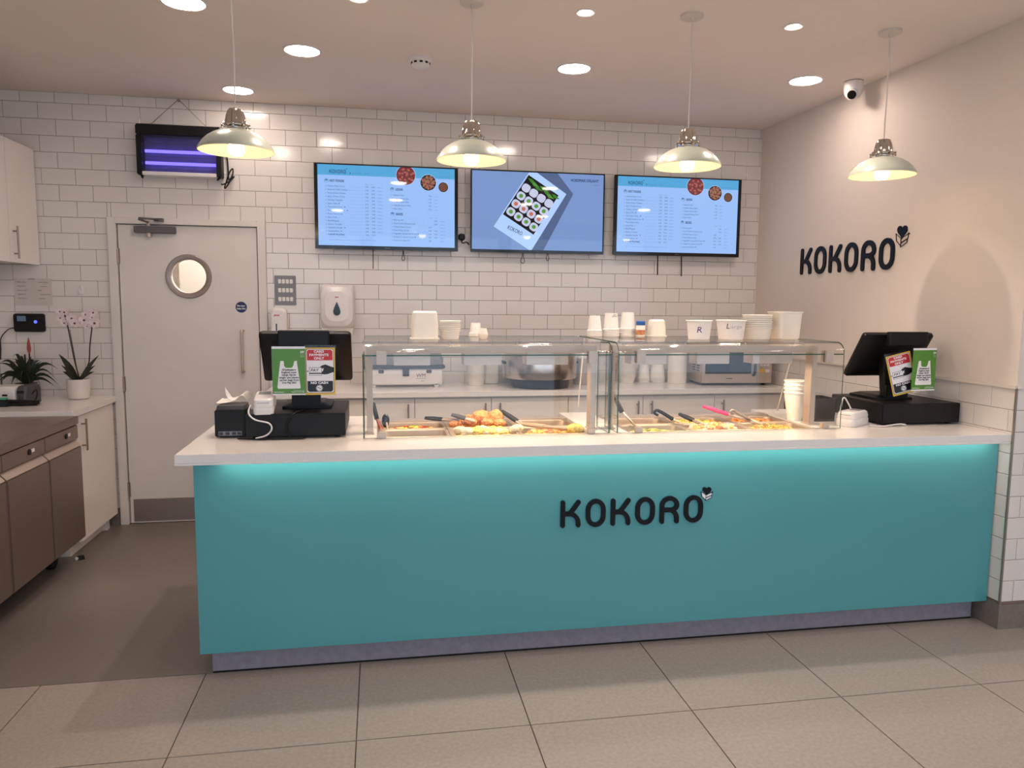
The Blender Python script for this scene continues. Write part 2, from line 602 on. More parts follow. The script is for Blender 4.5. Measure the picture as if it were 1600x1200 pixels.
def tile_wall(parent, rects, limit=300, score=None):
    if score:
        rects = sorted(rects, key=score, reverse=True)
    far = new()
    for n, (x0, x1, z0, z1) in enumerate(rects):
        g = 0.0011
        me = tile_mesh(x1 - x0 - 2 * g, z1 - z0 - 2 * g)
        if n < limit:
            o = bpy.data.objects.new('tile', me)
            C.objects.link(o); o.parent = parent
            o.location = (x0 + g, 0, z0 + g)
            o.rotation_euler = (math.radians(random.gauss(0, 0.10)), 0, math.radians(random.gauss(0, 0.10)))
        else:
            k = len(far.verts)
            far.from_mesh(me)
            far.verts.ensure_lookup_table()
            for v in far.verts[k:]:
                v.co += Vector((x0 + g, 0, z0 + g))
    if len(far.verts):
        o = obj('tile_field', far, 'tile_white', parent, local=True); o['kind'] = 'stuff'
    else:
        far.free()

b = new()
add_box(b, XL - 0.2, DX0 + 0.03, 0.0032, 0.2, 0, HC)
add_box(b, DX1 - 0.03, 0.3, 0.0032, 0.2, 0, HC)
add_box(b, DX0 + 0.03, DX1 - 0.03, 0.0032, 0.2, DZ1 - 0.03, HC)
wall_back = struct('wall_back', b, 'grout')
rects = []
door_hole = (DX0, DX1, -1, DZ1)
for j in range(0, 27):
    zt = HC if j == 0 else Z1 - TP * (j - 1)
    zb = Z1 - TP * j
    off = 0.0 if j % 2 == 0 else TW / 2
    for k in range(-1, 28):
        x1 = -TW * k + off; x0 = x1 - TW
        x0 = max(x0, XL); x1 = min(x1, 0.014)
        if x1 - x0 < 0.012: continue
        for q in cut((x0, x1, max(zb, 0.112), zt), [door_hole]):
            low = q[2] < 0.80
            if low and not (-4.70 < 0.5 * (q[0] + q[1]) < -4.55): continue
            if q[3] < 0.90 and q[0] > -3.6: continue
            rects.append(q)
TVS = [(-3.247, -2.281), (-2.192, -1.228), (-1.154, -0.180)]
def hidden(q):
    for a, c in TVS:
        if q[0] > a - 0.02 and q[1] < c + 0.02 and q[2] > 1.86 and q[3] < 2.43: return True
    return q[1] < -4.99 and 1.73 < q[2] and q[3] < 2.42
def score(q):
    if hidden(q): return 0
    c = Vector(((q[0] + q[1]) / 2, 0, (q[2] + q[3]) / 2)) - CAM
    px = 800 + 1172 * c.dot(RT) / c.dot(FW)
    if px < 0: return 0.001
    return (q[1] - q[0]) * (q[3] - q[2]) / c.dot(FW) ** 2
tile_wall(wall_back, rects, 300, score)

# right wall: runs from the back corner to the pier, very slightly off square
WA = math.atan2(-2.43, 0.044)
WL = 2.3984
b = new()
add_box(b, 0, WL - 0.0032, 0.0032, 0.2, 0, 1.155)
add_box(b, -0.1, WL, -0.002, 0.2, 1.155, HC, 0, 1)
bmr = b
wr = finish(bmr, 'wall_right', ['grout', 'paint_wall'])
wall_right = bpy.data.objects.new('wall_right', wr); C.objects.link(wall_right)
wall_right.location = (0.014, 0, 0); wall_right.rotation_euler = (0, 0, WA); wall_right['kind'] = 'structure'
def RW(u, v=0.0, z=0.0):
    # point on the right wall: u along it from the back corner, v out of the wall into the room
    d = Vector((math.cos(WA), math.sin(WA), 0)); n = Vector((d.y, -d.x, 0))
    return Vector((0.014, 0, 0)) + d * u + n * v + Vector((0, 0, z))
rects = []
UE = WL
for j in range(0, 11):
    zb = 1.050 - TP * j; zt = zb + TP
    zb = max(zb, 0.122)
    if zt - zb < 0.02: continue
    joint = (2.362 if j % 2 else 2.259)
    for k in range(0, 14):
        u1 = joint + TW - TW * k; u0 = u1 - TW
        u1 = min(u1, UE); u0 = max(u0, 0.0)
        if u1 - u0 < 0.012: continue
        if zt < 0.94:
            if u1 < UE - 0.001: continue
            u0 = UE - 0.16
        rects.append((u0, u1, zb, min(zt, 1.152)))
tile_wall(wall_right, rects)
b = new(); add_loft(b, [(WL, 0.016, 0.006, 0), (WL, 0.016, 0.006, 0.014)], WL / 2, -0.004, 1.150)
obj('dado_trim', b, 'dado_white', wall_right, local=True)
box_part('corner_bead', wall_right, 'bead_trim', WL - 0.006, WL + 0.0025, -0.0025, 0.006, 0.12, 1.152, local=True)
box_part('skirting', wall_right, 'skirting_tile', 2.15, WL, -0.006, 0.004, 0.0, 0.120, local=True)

# pier: the wall end facing the customer area
PX = RW(WL).x
b = new()
add_box(b, PX + 0.0032, XR + 0.2, YP + 0.0032, YP + 0.2, 0, 1.155)
add_box(b, PX - 0.002, XR + 0.2, YP - 0.002, YP + 0.2, 1.155, HC, 0, 1)
b.transform(Matrix.Translation((-PX, -YP, 0)))
pw = bpy.data.objects.new('wall_pier', finish(b, 'wall_pier', ['grout', 'paint_wall'])); C.objects.link(pw)
pw.location = (PX, YP, 0); pw['kind'] = 'structure'
rects = []
for j in range(0, 11):
    zb = max(1.050 - TP * j, 0.122); zt = 1.050 - TP * j + TP
    if zt - zb < 0.02: continue
    for k in range(0, 8):
        u0 = -TW + TW * k + (0.07 if j % 2 else 0.17); u1 = u0 + TW
        u0 = max(u0, 0)
        if u1 - u0 < 0.012: continue
        rects.append((u0, u1, zb, min(zt, 1.152)))
tile_wall(pw, rects)
b = new(); add_loft(b, [(1.6, 0.016, 0.006, 0), (1.6, 0.016, 0.006, 0.014)], 0.8, -0.004, 1.150)
obj('dado_trim', b, 'dado_white', pw, local=True)
box_part('skirting', pw, 'skirting_tile', -0.007, 1.6, -0.007, 0.004, 0.0, 0.120, local=True)

b = new(); add_box(b, XL - 0.2, XL, YF - 0.2, 0.0, 0, HC)
struct('wall_left', b, 'paint_wall')
b = new(); add_box(b, XR, XR + 0.2, YF - 0.2, YP, 0, HC)
struct('wall_far_right', b, 'paint_wall')
# shopfront behind the camera
b = new()
add_box(b, XL, XR, YF - 0.2, YF, 2.62, HC)
add_box(b, XL, XR, YF - 0.2, YF, 0, 0.15)
for xa, xb in ((XL, -5.2), (-3.05, -2.95), (-0.85, -0.75), (1.62, XR)):
    add_box(b, xa, xb, YF - 0.2, YF, 0.15, 2.62)
struct('wall_front', b, 'paint_wall')
for n, (xa, xb) in enumerate(((-5.2, -3.05), (-2.95, -0.85), (-0.75, 1.62))):
    b = new()
    for q in ((xa, xa + 0.05, 0.15, 2.62), (xb - 0.05, xb, 0.15, 2.62), (xa + 0.05, xb - 0.05, 0.15, 0.20), (xa + 0.05, xb - 0.05, 2.57, 2.62)):
        add_box(b, q[0], q[1], YF - 0.14, YF - 0.06, q[2], q[3])
    w = struct('window_%d' % (n + 1), b, 'dark_grey')
    box_part('window_pane', w, 'glass', xa + 0.05, xb - 0.05, YF - 0.104, YF - 0.096, 0.20, 2.57)
    lp = bpy.data.lights.new('daylight_portal', 'AREA')
    lp.shape = 'RECTANGLE'; lp.size = xb - xa; lp.size_y = 2.47
    lp.cycles.is_portal = True
    lo = bpy.data.objects.new('daylight_portal', lp); C.objects.link(lo)
    lo.location = ((xa + xb) / 2, YF - 0.22, 1.4); lo.rotation_euler = (PI / 2, 0, 0)
b = new(); add_box(b, -12, 9, -16, YF - 0.2, -0.2, -0.1)
struct('ground', b, 'street')
# corridor seen through the porthole
b = new()
add_box(b, -5.2, -3.0, 1.6, 1.7, 0, HC); add_box(b, -5.2, -3.0, 0.2, 1.7, HC, HC + 0.1); add_box(b, -5.2, -3.0, 0.2, 1.7, -0.1, 0)
add_box(b, -5.3, -5.2, 0.2, 1.7, 0, HC); add_box(b, -3.0, -2.9, 0.2, 1.7, 0, HC)
add_box(b, -4.455, -4.0, 1.3, 1.6, 0, HC)
struct('wall_corridor', b, 'paint_white')
b = new(); add_cyl(b, (-3.9, 0.9, HC - 0.02), 0.16, 0.018)
M['lamp_corridor'] = emat('lamp_corridor', (1.0, 0.95, 0.88), 150.0)
single('corridor_light', b, 'lamp_corridor', 'round white light on the corridor ceiling behind the porthole door', 'light', (-3.9, 0.9, HC - 0.02))

# skirting at the back wall beside the door
b = new(); add_box(b, -4.64, DX0 - 0.002, -0.008, 0.004, 0, 0.115)
struct('baseboard_back', b, 'skirting_tile')

# ---- door
b = new()
for q in ((DX0, DX0 + 0.052, 0, DZ1), (DX1 - 0.052, DX1, 0, DZ1), (DX0 + 0.052, DX1 - 0.052, DZ1 - 0.040, DZ1)):
    add_box(b, q[0], q[1], -0.022, 0.06, q[2], q[3], 0.003)
for q in ((DX0 + 0.030, DX0 + 0.060, 0, DZ1 - 0.03), (DX1 - 0.060, DX1 - 0.030, 0, DZ1 - 0.03), (DX0 + 0.06, DX1 - 0.06, DZ1 - 0.046, DZ1 - 0.03)):
    add_box(b, q[0], q[1], 0.045, 0.10, q[2], q[3])
door = struct('door_1', b, 'paint_white')
DC = (-4.078, 1.681)
b = new()
seg = 32
outer = []
x0, x1, z0, z1 = -4.508, -3.638, 0.006, 2.012
ring0 = [(DC[0] + 0.112 * math.cos(2 * PI * i / seg), DC[1] + 0.112 * math.sin(2 * PI * i / seg)) for i in range(seg)]
def rect_pt(a):
    c, s = math.cos(a), math.sin(a)
    ts = []
    if c > 1e-9: ts.append((x1 - DC[0]) / c)
    if c < -1e-9: ts.append((x0 - DC[0]) / c)
    if s > 1e-9: ts.append((z1 - DC[1]) / s)
    if s < -1e-9: ts.append((z0 - DC[1]) / s)
    t = min(ts)
    return (DC[0] + c * t, DC[1] + s * t)
angs = sorted([2 * PI * i / seg for i in range(seg)] + [math.atan2(z - DC[1], x - DC[0]) % (2 * PI) for x in (x0, x1) for z in (z0, z1)])
n = len(angs)
loopi = [(DC[0] + 0.112 * math.cos(a), DC[1] + 0.112 * math.sin(a)) for a in angs]
loopo = [rect_pt(a) for a in angs]
V = {}
for nm, lp, y in (('if', loopi, 0.0), ('of', loopo, 0.0), ('ib', loopi, 0.044), ('ob', loopo, 0.044)):
    V[nm] = [b.verts.new((p[0], y, p[1])) for p in lp]
for i in range(n):
    j = (i + 1) % n
    for a, c in (('if', 'of'), ('ib', 'ob'), ('if', 'ib'), ('of', 'ob')):
        b.faces.new((V[a][i], V[a][j], V[c][j], V[c][i]))
leaf = obj('door_leaf', b, 'paint_white', door)
b = new(); add_lathe(b, [(0.112, -0.004), (0.112, -0.009), (0.118, -0.012), (0.142, -0.012), (0.146, -0.008), (0.146, -0.0005), (0.112, -0.0005)], DC[0], 0, DC[1], 40, 'y')
for i in range(8):
    a = PI / 8 + 2 * PI * i / 8
    add_cyl(b, (DC[0] + 0.130 * math.cos(a), -0.0145, DC[1] + 0.130 * math.sin(a)), 0.006, 0.004, 8, 'y')
obj('porthole_ring', b, 'steel_dark', leaf, label='round brushed steel porthole frame')
b = new(); add_cyl(b, (DC[0], 0.020, DC[1]), 0.1105, 0.005, 32, 'y'); obj('porthole_glass', b, 'glass', leaf)
box_part('kick_plate', leaf, 'steel_dark', -4.487, -3.655, -0.002, 0.0, 0.015, 0.171, label='brushed steel kick plate')
b = new(); add_tube(b, smooth_path([(-3.743, 0.0, 1.040), (-3.743, -0.045, 1.040), (-3.743, -0.055, 1.06), (-3.743, -0.055, 1.18), (-3.743, -0.055, 1.30), (-3.743, -0.045, 1.320), (-3.743, 0.0, 1.320)], 5), 0.0095, 10)
obj('pull_handle', b, 'steel', leaf)
b = new(); add_cyl(b, (-3.749, -0.002, 1.479), 0.037, 0.002, 28, 'y')
sg = obj('keep_shut_sign', b, 'blue_sign', leaf, label='round dark blue sign with white words')
b = new()
add_text(b, 'Fire door', -3.749, 1.482, 0.012, -0.0024, 0.052, 'c', bold=0.0008)
add_text(b, 'keep shut', -3.749, 1.464, 0.012, -0.0024, 0.056, 'c', bold=0.0008)
obj('sign_words', b, 'white_print', sg)
for z in (1.807, 0.961, 0.239):
    b = new(); add_cyl(b, (-4.512, -0.010, z - 0.05), 0.009, 0.10, 10); add_box(b, -4.522, -4.502, -0.004, 0.0, z - 0.05, z + 0.05)
    obj('hinge', b, 'steel_dark', door)
cl = box_part('closer_body', leaf, 'dark_grey', -4.399, -4.145, -0.045, 0.0, 1.958, 2.003, 0.004, label='grey overhead door closer')
cl.data.materials[0] = M['closer_grey']
b = new(); add_cyl(b, (-4.310, -0.024, 1.932), 0.016, 0.026, 14); add_cyl(b, (-4.310, -0.024, 2.003), 0.012, 0.03, 12)
obj('closer_spindle', b, 'steel', leaf)
b = new()
add_tube(b, [(-4.310, -0.024, 2.028), (-4.326, -0.17, 2.032)], 0.008, 6)
add_tube(b, [(-4.326, -0.17, 2.040), (-4.235, -0.05, 2.046)], 0.007, 6)
add_box(b, -4.27, -4.215, -0.06, -0.022, 2.034, 2.054)
obj('closer_arm', b, 'closer_grey', leaf)

# ================================================================== CEILING FITTINGS
def downlight(x, y, label, r=0.086, lamp='lamp_down', grp=None, small=False):
    t = thing('downlight' if not small else 'spotlight', label, 'light', (x, y, HC), 0, grp)
    b = new()
    if small:
        add_lathe(b, [(0.047, 0), (0.047, -0.003), (0.042, -0.006), (0.033, -0.004), (0.029, 0.0)], n=28)
    else:
        add_lathe(b, [(r + 0.012, 0), (r + 0.012, -0.004), (r + 0.004, -0.008), (r, -0.006), (r - 0.002, -0.002)], n=36)
    obj('trim_ring', b, 'white_plastic', t, local=True)
    rr = r if not small else 0.029
    b = new(); add_lathe(b, [(rr, -0.001), (rr, -0.004), (rr * 0.93, -0.0075), (rr * 0.6, -0.009), (0.001, -0.010)] if not small else [(rr, -0.001), (rr * 0.6, -0.003), (0.001, -0.004)], n=32)
    obj('diffuser', b, lamp, t, local=True)
    if small:
        ld = bpy.data.lights.new('spot_beam', 'SPOT')
        ld.energy = W_SPOT; ld.color = WARM; ld.spot_size = math.radians(96); ld.spot_blend = 0.6; ld.shadow_soft_size = 0.022
        lo = bpy.data.objects.new('spot_beam', ld); C.objects.link(lo); lo.parent = t; lo.location = (0, 0, -0.03)
    return t
downlight(-3.21, -1.151, 'round white ceiling light over the food counter, between first pendant and smoke detector')
downlight(-3.678, -0.304, 'round white ceiling light close to the tiled wall above the insect killer', lamp='lamp_down_soft')
downlight(-1.743, -1.148, 'round white ceiling light above the middle menu screen')
downlight(-0.368, -1.202, 'round white ceiling light beside the security camera', lamp='lamp_down_side')
downlight(-3.66, -1.708, 'round white ceiling light cut by the top edge, nearest the left side')
for x, y, w in ((-2.6, -3.3, 'first row before the counter, left of centre'), (-0.9, -3.3, 'first row before the counter, right of centre'), (0.8, -3.6, 'first row before the counter, far right'),
                (-2.6, -4.7, 'second row, left of centre'), (-0.9, -4.7, 'second row, right of centre'), (0.8, -4.9, 'second row, far right'), (-3.4, -6.0, 'nearest the shopfront, left'), (-0.4, -6.0, 'nearest the shopfront, right')):
    downlight(x, y, 'round white ceiling light over the customer floor, ' + w, grp='ceiling lights over the customer floor')
downlight(-1.897, -1.937, 'small recessed ceiling spotlight between second and third pendant cords', small=True, lamp='lamp_spot')
downlight(-0.893, -1.964, 'small recessed ceiling spotlight between third and fourth pendant cords', small=True, lamp='lamp_spot')
downlight(-2.902, -1.895, 'small recessed ceiling spotlight at the top edge left of the second pendant cord', small=True, lamp='lamp_spot')

t = thing('smoke_detector', 'white round smoke detector on the ceiling above first menu screen', 'smoke detector', (-2.594, -1.152, HC))
b = new(); add_lathe(b, [(0.058, 0), (0.058, -0.016), (0.054, -0.020), (0.052, -0.022)], n=28, cap=True); obj('base', b, 'white_plastic', t, local=True)
b = new(); add_lathe(b, [(0.050, -0.022), (0.050, -0.040), (0.036, -0.052), (0.020, -0.060), (0.001, -0.061)], n=28); obj('head', b, 'white_plastic', t, local=True)
for i in range(10):
    a = 2 * PI * i / 10
    b = new(); add_box(b, -0.008, 0.008, -0.0515, -0.048, -0.038, -0.028)
    b.transform(Matrix.Rotation(a, 4, 'Z'))
    obj('vent_slot', b, 'black_plastic', t, local=True)

t = thing('security_camera', 'white turret security camera on the ceiling by the right wall', 'camera', (-0.078, -1.232, HC))
b = new(); add_lathe(b, [(0.052, 0), (0.052, -0.003)], n=28, cap=True); obj('mount_gasket', b, 'black_plastic', t, local=True)
b = new(); add_lathe(b, [(0.052, -0.003), (0.052, -0.050), (0.048, -0.072), (0.036, -0.090), (0.018, -0.100), (0.001, -0.102)], n=28, cap=False); obj('housing', b, 'white_plastic', t, local=True)
d = Vector((-0.62, -0.70, -0.36)).normalized()
b = new()
add_lathe(b, [(0.034, 0.0), (0.034, 0.018), (0.028, 0.026), (0.024, 0.027)], n=24)
b.transform(Matrix.Translation(Vector((0, 0, -0.066)) + d * 0.034) @ d.to_track_quat('Z', 'Y').to_matrix().to_4x4())
ball = obj('eyeball', b, 'white_plastic', t, local=True)
b = new(); add_cyl(b, (0, 0, 0.022), 0.0245, 0.006, 24)
b.transform(Matrix.Translation(Vector((0, 0, -0.066)) + d * 0.034) @ d.to_track_quat('Z', 'Y').to_matrix().to_4x4())
obj('lens', b, 'black_gloss', ball, local=True)

# ---- pendants
def pendant(x, y, label, rz=2.143):
    t = thing('pendant_lamp', label, 'lamp', (x, y, rz), 0, 'pendant lamps over the food counter')
    outer = [(0.154, 0.000), (0.152, 0.006), (0.146, 0.016), (0.134, 0.034), (0.116, 0.052), (0.092, 0.068), (0.064, 0.080), (0.034, 0.086)]
    inner = [(r - 0.003, z - 0.0025) for r, z in outer]
    b = new()
    add_lathe(b, outer, n=48)
    sh = obj('shade', b, 'shade_sage', t, local=True, label='sage green enamel shade')
    b = new(); add_lathe(b, inner, n=48)
    add_lathe(b, [(0.151, -0.0025), (0.154, -0.002), (0.154, 0.0)], n=48)
    obj('shade_lining', b, 'shade_cream', sh, local=True, label='cream inside of the shade')
    b = new()
    add_lathe(b, [(0.030, 0.084), (0.034, 0.096), (0.050, 0.098), (0.052, 0.102), (0.050, 0.107), (0.044, 0.110)], n=24, cap=False)
    for i in range(8):
        a = 2 * PI * i / 8
        for zz in (0.092, 0.103):
            add_blob(b, (0.055 * math.cos(a), 0.055 * math.sin(a), zz), 0.006, 1, 0)
    obj('gallery', b, 'chrome', t, local=True, label='shiny nickel collar')
    b = new()
    n = 48; rings = []
    for r, z in ((0.043, 0.108), (0.042, 0.125), (0.038, 0.145), (0.032, 0.162), (0.027, 0.169), (0.004, 0.171)):
        rg = []
        for i in range(n):
            a = 2 * PI * i / n
            rr = r * (1 - (0.22 if r > 0.02 else 0) * (0.5 - 0.5 * math.cos(8 * a)))
            rg.append(b.verts.new((rr * math.cos(a), rr * math.sin(a), z)))
        rings.append(rg)
    for p, q in zip(rings, rings[1:]):
        for i in range(n):
            f = b.faces.new((p[i], p[(i + 1) % n], q[(i + 1) % n], q[i])); f.smooth = True
    obj('ribbed_cap', b, 'chrome', t, local=True, label='ribbed nickel cap')
    b = new(); add_lathe(b, [(0.014, 0.075), (0.016, 0.045), (0.028, 0.030), (0.034, 0.010), (0.032, -0.006), (0.022, -0.018), (0.001, -0.022)], n=24)
    obj('bulb', b, 'lamp_bulb', t, local=True)
    top = HC - rz
    tube_part('cord', t, 'cord_white', [(0, 0, 0.168), (0.002, 0, (0.17 + top) / 2), (0, 0, top - 0.03)], 0.0032, 8, local=True)
    b = new(); add_lathe(b, [(0.052, top), (0.052, top - 0.026), (0.046, top - 0.030), (0.008, top - 0.031), (0.006, top - 0.040)], n=32); obj('ceiling_cup', b, 'cord_white', t, local=True)
    return t
p0 = pendant(-3.407, -2.0, 'sage green pendant lamp in front of the insect killer, leftmost of four')
dup(p0, (-2.419, -1.99, 2.146), label='sage green pendant lamp between first and second menu screens')
dup(p0, (-1.415, -2.0, 2.158), label='sage green pendant lamp in front of the third menu screen')
dup(p0, (-0.412, -2.0, 2.156), label='sage green pendant lamp hanging by the plain right wall, rightmost of four')

# ================================================================== COUNTER
CZ = 0.937            # worktop height
ct = thing('serving_counter', 'long serving counter with turquoise glass front and grey plinth', 'counter', (-1.75, -2.33, 0))
b = new()
add_box(b, -3.535, 0.035, -2.318, -2.300, 0.112, 0.893)
add_box(b, -3.535, -3.517, -2.300, -1.50, 0.112, 0.893)
add_box(b, -3.517, 0.030, -1.56, -1.54, 0.112, 0.70)
add_box(b, -3.517, 0.030, -2.300, -1.56, 0.112, 0.13)
obj('carcass', b, 'cabinet_white', ct)
box_part('glass_front', ct, 'teal_glass', -3.546, 0.0505, -2.330, -2.319, 0.112, 0.8995, 0.0015, label='turquoise back-painted glass front panel')
b = new(); add_box(b, -3.514, 0.030, -2.262, -2.245, 0.0, 0.1115); add_box(b, -3.514, -3.497, -2.245, -1.50, 0.0, 0.1115)
box_part('plinth_shadow_line', ct, 'black_plastic', -3.513, 0.029, -2.2645, -2.2622, 0.0003, 0.006)  # black strip painted in as the shadow line where plinth meets floor
obj('plinth', b, 'stone_kick', ct, label='grey stone-effect plinth')
b = new()
add_box(b, -3.44, 0.0, -2.386, -2.374, 0.8965, 0.9025)
box_part('strip_channel', ct, 'quartz_white', -3.5975, 0.052, -2.3918, -2.3875, 0.8950, 0.9028)
obj('light_strip', b, 'lamp_strip', ct, label='lit strip under the worktop edge')
# worktop in one piece around the two food wells
WELLS = [(-2.842, -1.878), (-1.705, -0.762)]
WY0, WY1 = -2.112, -1.60
wt = new()
xs = [-3.598, WELLS[0][0], WELLS[0][1], WELLS[1][0], WELLS[1][1], 0.052]
add_box(wt, xs[0], xs[5], -2.392, WY0, 0.903, CZ, 0.002)
for i in (0, 2, 4):
    add_box(wt, xs[i], xs[i + 1], WY0 - 0.004, -1.47, 0.903, CZ)
for v in wt.verts:
    if v.co.x > 0.04: v.co.x = 0.014 + 0.044 * -v.co.y / 2.43 - 0.0012
single('worktop', wt, 'quartz_white', 'white quartz worktop on the turquoise counter with two food wells', 'worktop', (-1.75, -2.0, 0.903))

# ---- food wells and pans
def bain(x0, x1, label):
    t = thing('food_well', label, 'food well', ((x0 + x1) / 2, (WY0 + WY1) / 2, 0.78))
    b = new()
    add_box(b, x0 + 0.002, x1 - 0.002, WY0 + 0.002, WY1, 0.77, 0.775)
    add_box(b, x0 + 0.002, x0 + 0.006, WY0 + 0.002, WY1, 0.775, CZ - 0.014)
    add_box(b, x1 - 0.006, x1 - 0.002, WY0 + 0.002, WY1, 0.775, CZ - 0.014)
    add_box(b, x0 + 0.006, x1 - 0.006, WY0 + 0.002, WY0 + 0.006, 0.775, CZ - 0.014)
    obj('well_tank', b, 'steel', t)
    b = new(); add_box(b, x0 + 0.006, x1 - 0.006, -1.672, WY1, 0.775, CZ + 0.004, 0.002)
    obj('rear_ledge', b, 'steel', t)
    b = new(); add_box(b, x0 + 0.008, x1 - 0.008, -1.900, -1.892, 0.90, CZ - 0.014)
    obj('divider_bar', b, 'steel', t)
bain(*WELLS[0], 'steel food well sunk in the worktop under the left glass guard')
bain(*WELLS[1], 'steel food well sunk in the worktop under the right glass guard')

def pan(cx, cy, w, d, label, depth=0.10):
    b = new()
    z = CZ - 0.004
    add_loft(b, [(w, d, 0.012, -0.010), (w, d, 0.012, 0.0), (w - 0.012, d - 0.012, 0.02, 0.003), (w - 0.026, d - 0.026, 0.03, -0.002),
                 (w - 0.036, d - 0.036, 0.04, -0.03), (w - 0.050, d - 0.050, 0.04, -depth + 0.01), (w - 0.075, d - 0.075, 0.035, -depth)], cx, cy, z, 5, cap0=False)
    return single('food_pan', b, 'pan_steel', label, 'pan', (cx, cy, z - depth), 'food pans in the wells')
def cols(x0, x1, n=3):
    w = (x1 - x0 - 0.016) / n
    return [(x0 + 0.008 + w * (i + 0.5), w - 0.003) for i in range(n)]
ROW = {'front': (-2.001, 0.204), 'back': (-1.785, 0.206)}
def heap(name, label, cx, cy, w, d, m, n, size, top, base=0.86, sq=(1, 1, 0.7), jit=0.18, mound=0.02, mats=None, sub=1):
    # loose food filling a pan: a bed with the uppermost pieces lying on it
    b = new()
    add_loft(b, [(w - 0.075, d - 0.075, 0.03, base), (w - 0.055, d - 0.055, 0.03, top - 0.012), (w - 0.10, d - 0.09, 0.03, top - 0.004 + mound * 0.4)], cx, cy, 0, 5)
    mats = mats or [m]
    for i in range(n):
        u, v = random.uniform(-1, 1), random.uniform(-1, 1)
        x = cx + u * (w / 2 - 0.042 - size); y = cy + v * (d / 2 - 0.042 - size * 0.6)
        z = top + mound * (1 - 0.6 * u * u - 0.4 * v * v) + random.uniform(-0.006, 0.006) - size * 0.2
        s = size * random.uniform(0.7, 1.2)
        k = len(b.verts)
        add_blob(b, (0, 0, 0), s, sub, jit, (sq[0], sq[1], sq[2]), mi=random.randrange(len(mats)))
        b.verts.ensure_lookup_table()
        mt = Matrix.Translation((x, y, z)) @ Matrix.Rotation(random.uniform(0, PI), 4, 'Z') @ Matrix.Rotation(random.uniform(-0.5, 0.5), 4, 'X')
        for vv in b.verts[k:]:
            vv.co = mt @ vv.co
    o = single(name, b, mats, label, 'food', (cx, cy, base))
    o['kind'] = 'stuff'
    return o
cl_, cr_ = cols(*WELLS[0]), cols(*WELLS[1])
pl = [('left', 'near the till'), ('middle', 'under the middle'), ('right', 'at the right end')]
for i, (cx, w) in enumerate(cl_):
    for r in ('front', 'back'):
        cy, d = ROW[r]
        pan(cx, cy, w, d, 'steel food pan, %s row, %s column of the left food well' % (r, ('first', 'second', 'third')[i]))
for i, (cx, w) in enumerate(cr_):
    for r in ('front', 'back'):
        cy, d = ROW[r]
        pan(cx, cy, w, d, 'steel food pan, %s row, %s column of the right food well' % (r, ('first', 'second', 'third')[i]))
F_, B_ = ROW['front'], ROW['back']
heap('vegetable_stir_fry', 'red and yellow sliced vegetables low in the back pan near the left post', cl_[0][0], B_[0], cl_[0][1], B_[1], 'food_red', 90, 0.012, 0.906, base=0.85, sq=(1.8, 0.7, 0.5), mats=['food_red', 'food_yellow', 'food_orange', 'food_green'])
heap('sweet_sauce', 'thin golden sauce low in the front pan near the left post', cl_[0][0], F_[0], cl_[0][1], F_[1], 'sauce', 0, 0.01, 0.868, base=0.845, mound=0)
heap('fried_tempura_bed', 'pale yellow fried pieces heaped in the front pan below the fried chicken', cl_[1][0], F_[0], cl_[1][1], F_[1], 'food_yellow', 70, 0.020, 0.930, sq=(1.3, 1, 0.7), mats=['food_yellow', 'food_yellow', 'food_white'], mound=0.018)
heap('chicken_bits', 'small orange fried crumbs in the back pan under the large fried chicken', cl_[1][0], B_[0], cl_[1][1], B_[1], 'food_orange', 60, 0.016, 0.930, mats=['food_orange', 'food_brown'], mound=0.012)
heap('brown_curry', 'brown curry sauce in the back pan beside the right post of left well', cl_[2][0], B_[0], cl_[2][1], B_[1], 'sauce', 10, 0.014, 0.905, sq=(1.3, 1, 0.4), mats=['sauce', 'food_brown'], mound=0.004)
heap('yellow_omelette', 'yellow and orange pieces in the front pan beside the right post of left well', cl_[2][0], F_[0], cl_[2][1], F_[1], 'food_yellow', 46, 0.020, 0.918, mats=['food_yellow', 'food_orange', 'food_brown'], mound=0.012)
heap('red_meat', 'brownish red meat slices in the back pan at left of the right well', cr_[0][0], B_[0], cr_[0][1], B_[1], 'food_red', 40, 0.016, 0.898, sq=(1.4, 1, 0.4), mats=['food_brown', 'food_red', 'food_brown'], mound=0.004)
heap('green_vegetables', 'yellow green vegetables in the front pan at left of the right well', cr_[0][0], F_[0], cr_[0][1], F_[1], 'food_green', 60, 0.015, 0.912, sq=(1.5, 0.8, 0.5), mats=['food_green', 'food_yellow', 'food_yellow'], mound=0.008)
heap('pineapple_chunks', 'yellow pineapple coloured chunks in the middle back pan of the right well', cr_[1][0], B_[0], cr_[1][1], B_[1], 'food_yellow', 46, 0.018, 0.916, mats=['food_yellow', 'food_green', 'food_orange', 'food_yellow'], mound=0.012)
heap('prawn_pieces', 'pale pink and white pieces heaped in the middle front pan of right well', cr_[1][0], F_[0], cr_[1][1], F_[1], 'food_pink', 90, 0.014, 0.928, sq=(1.2, 0.9, 0.8), mats=['food_pink', 'food_white', 'food_orange', 'food_yellow'], mound=0.016)
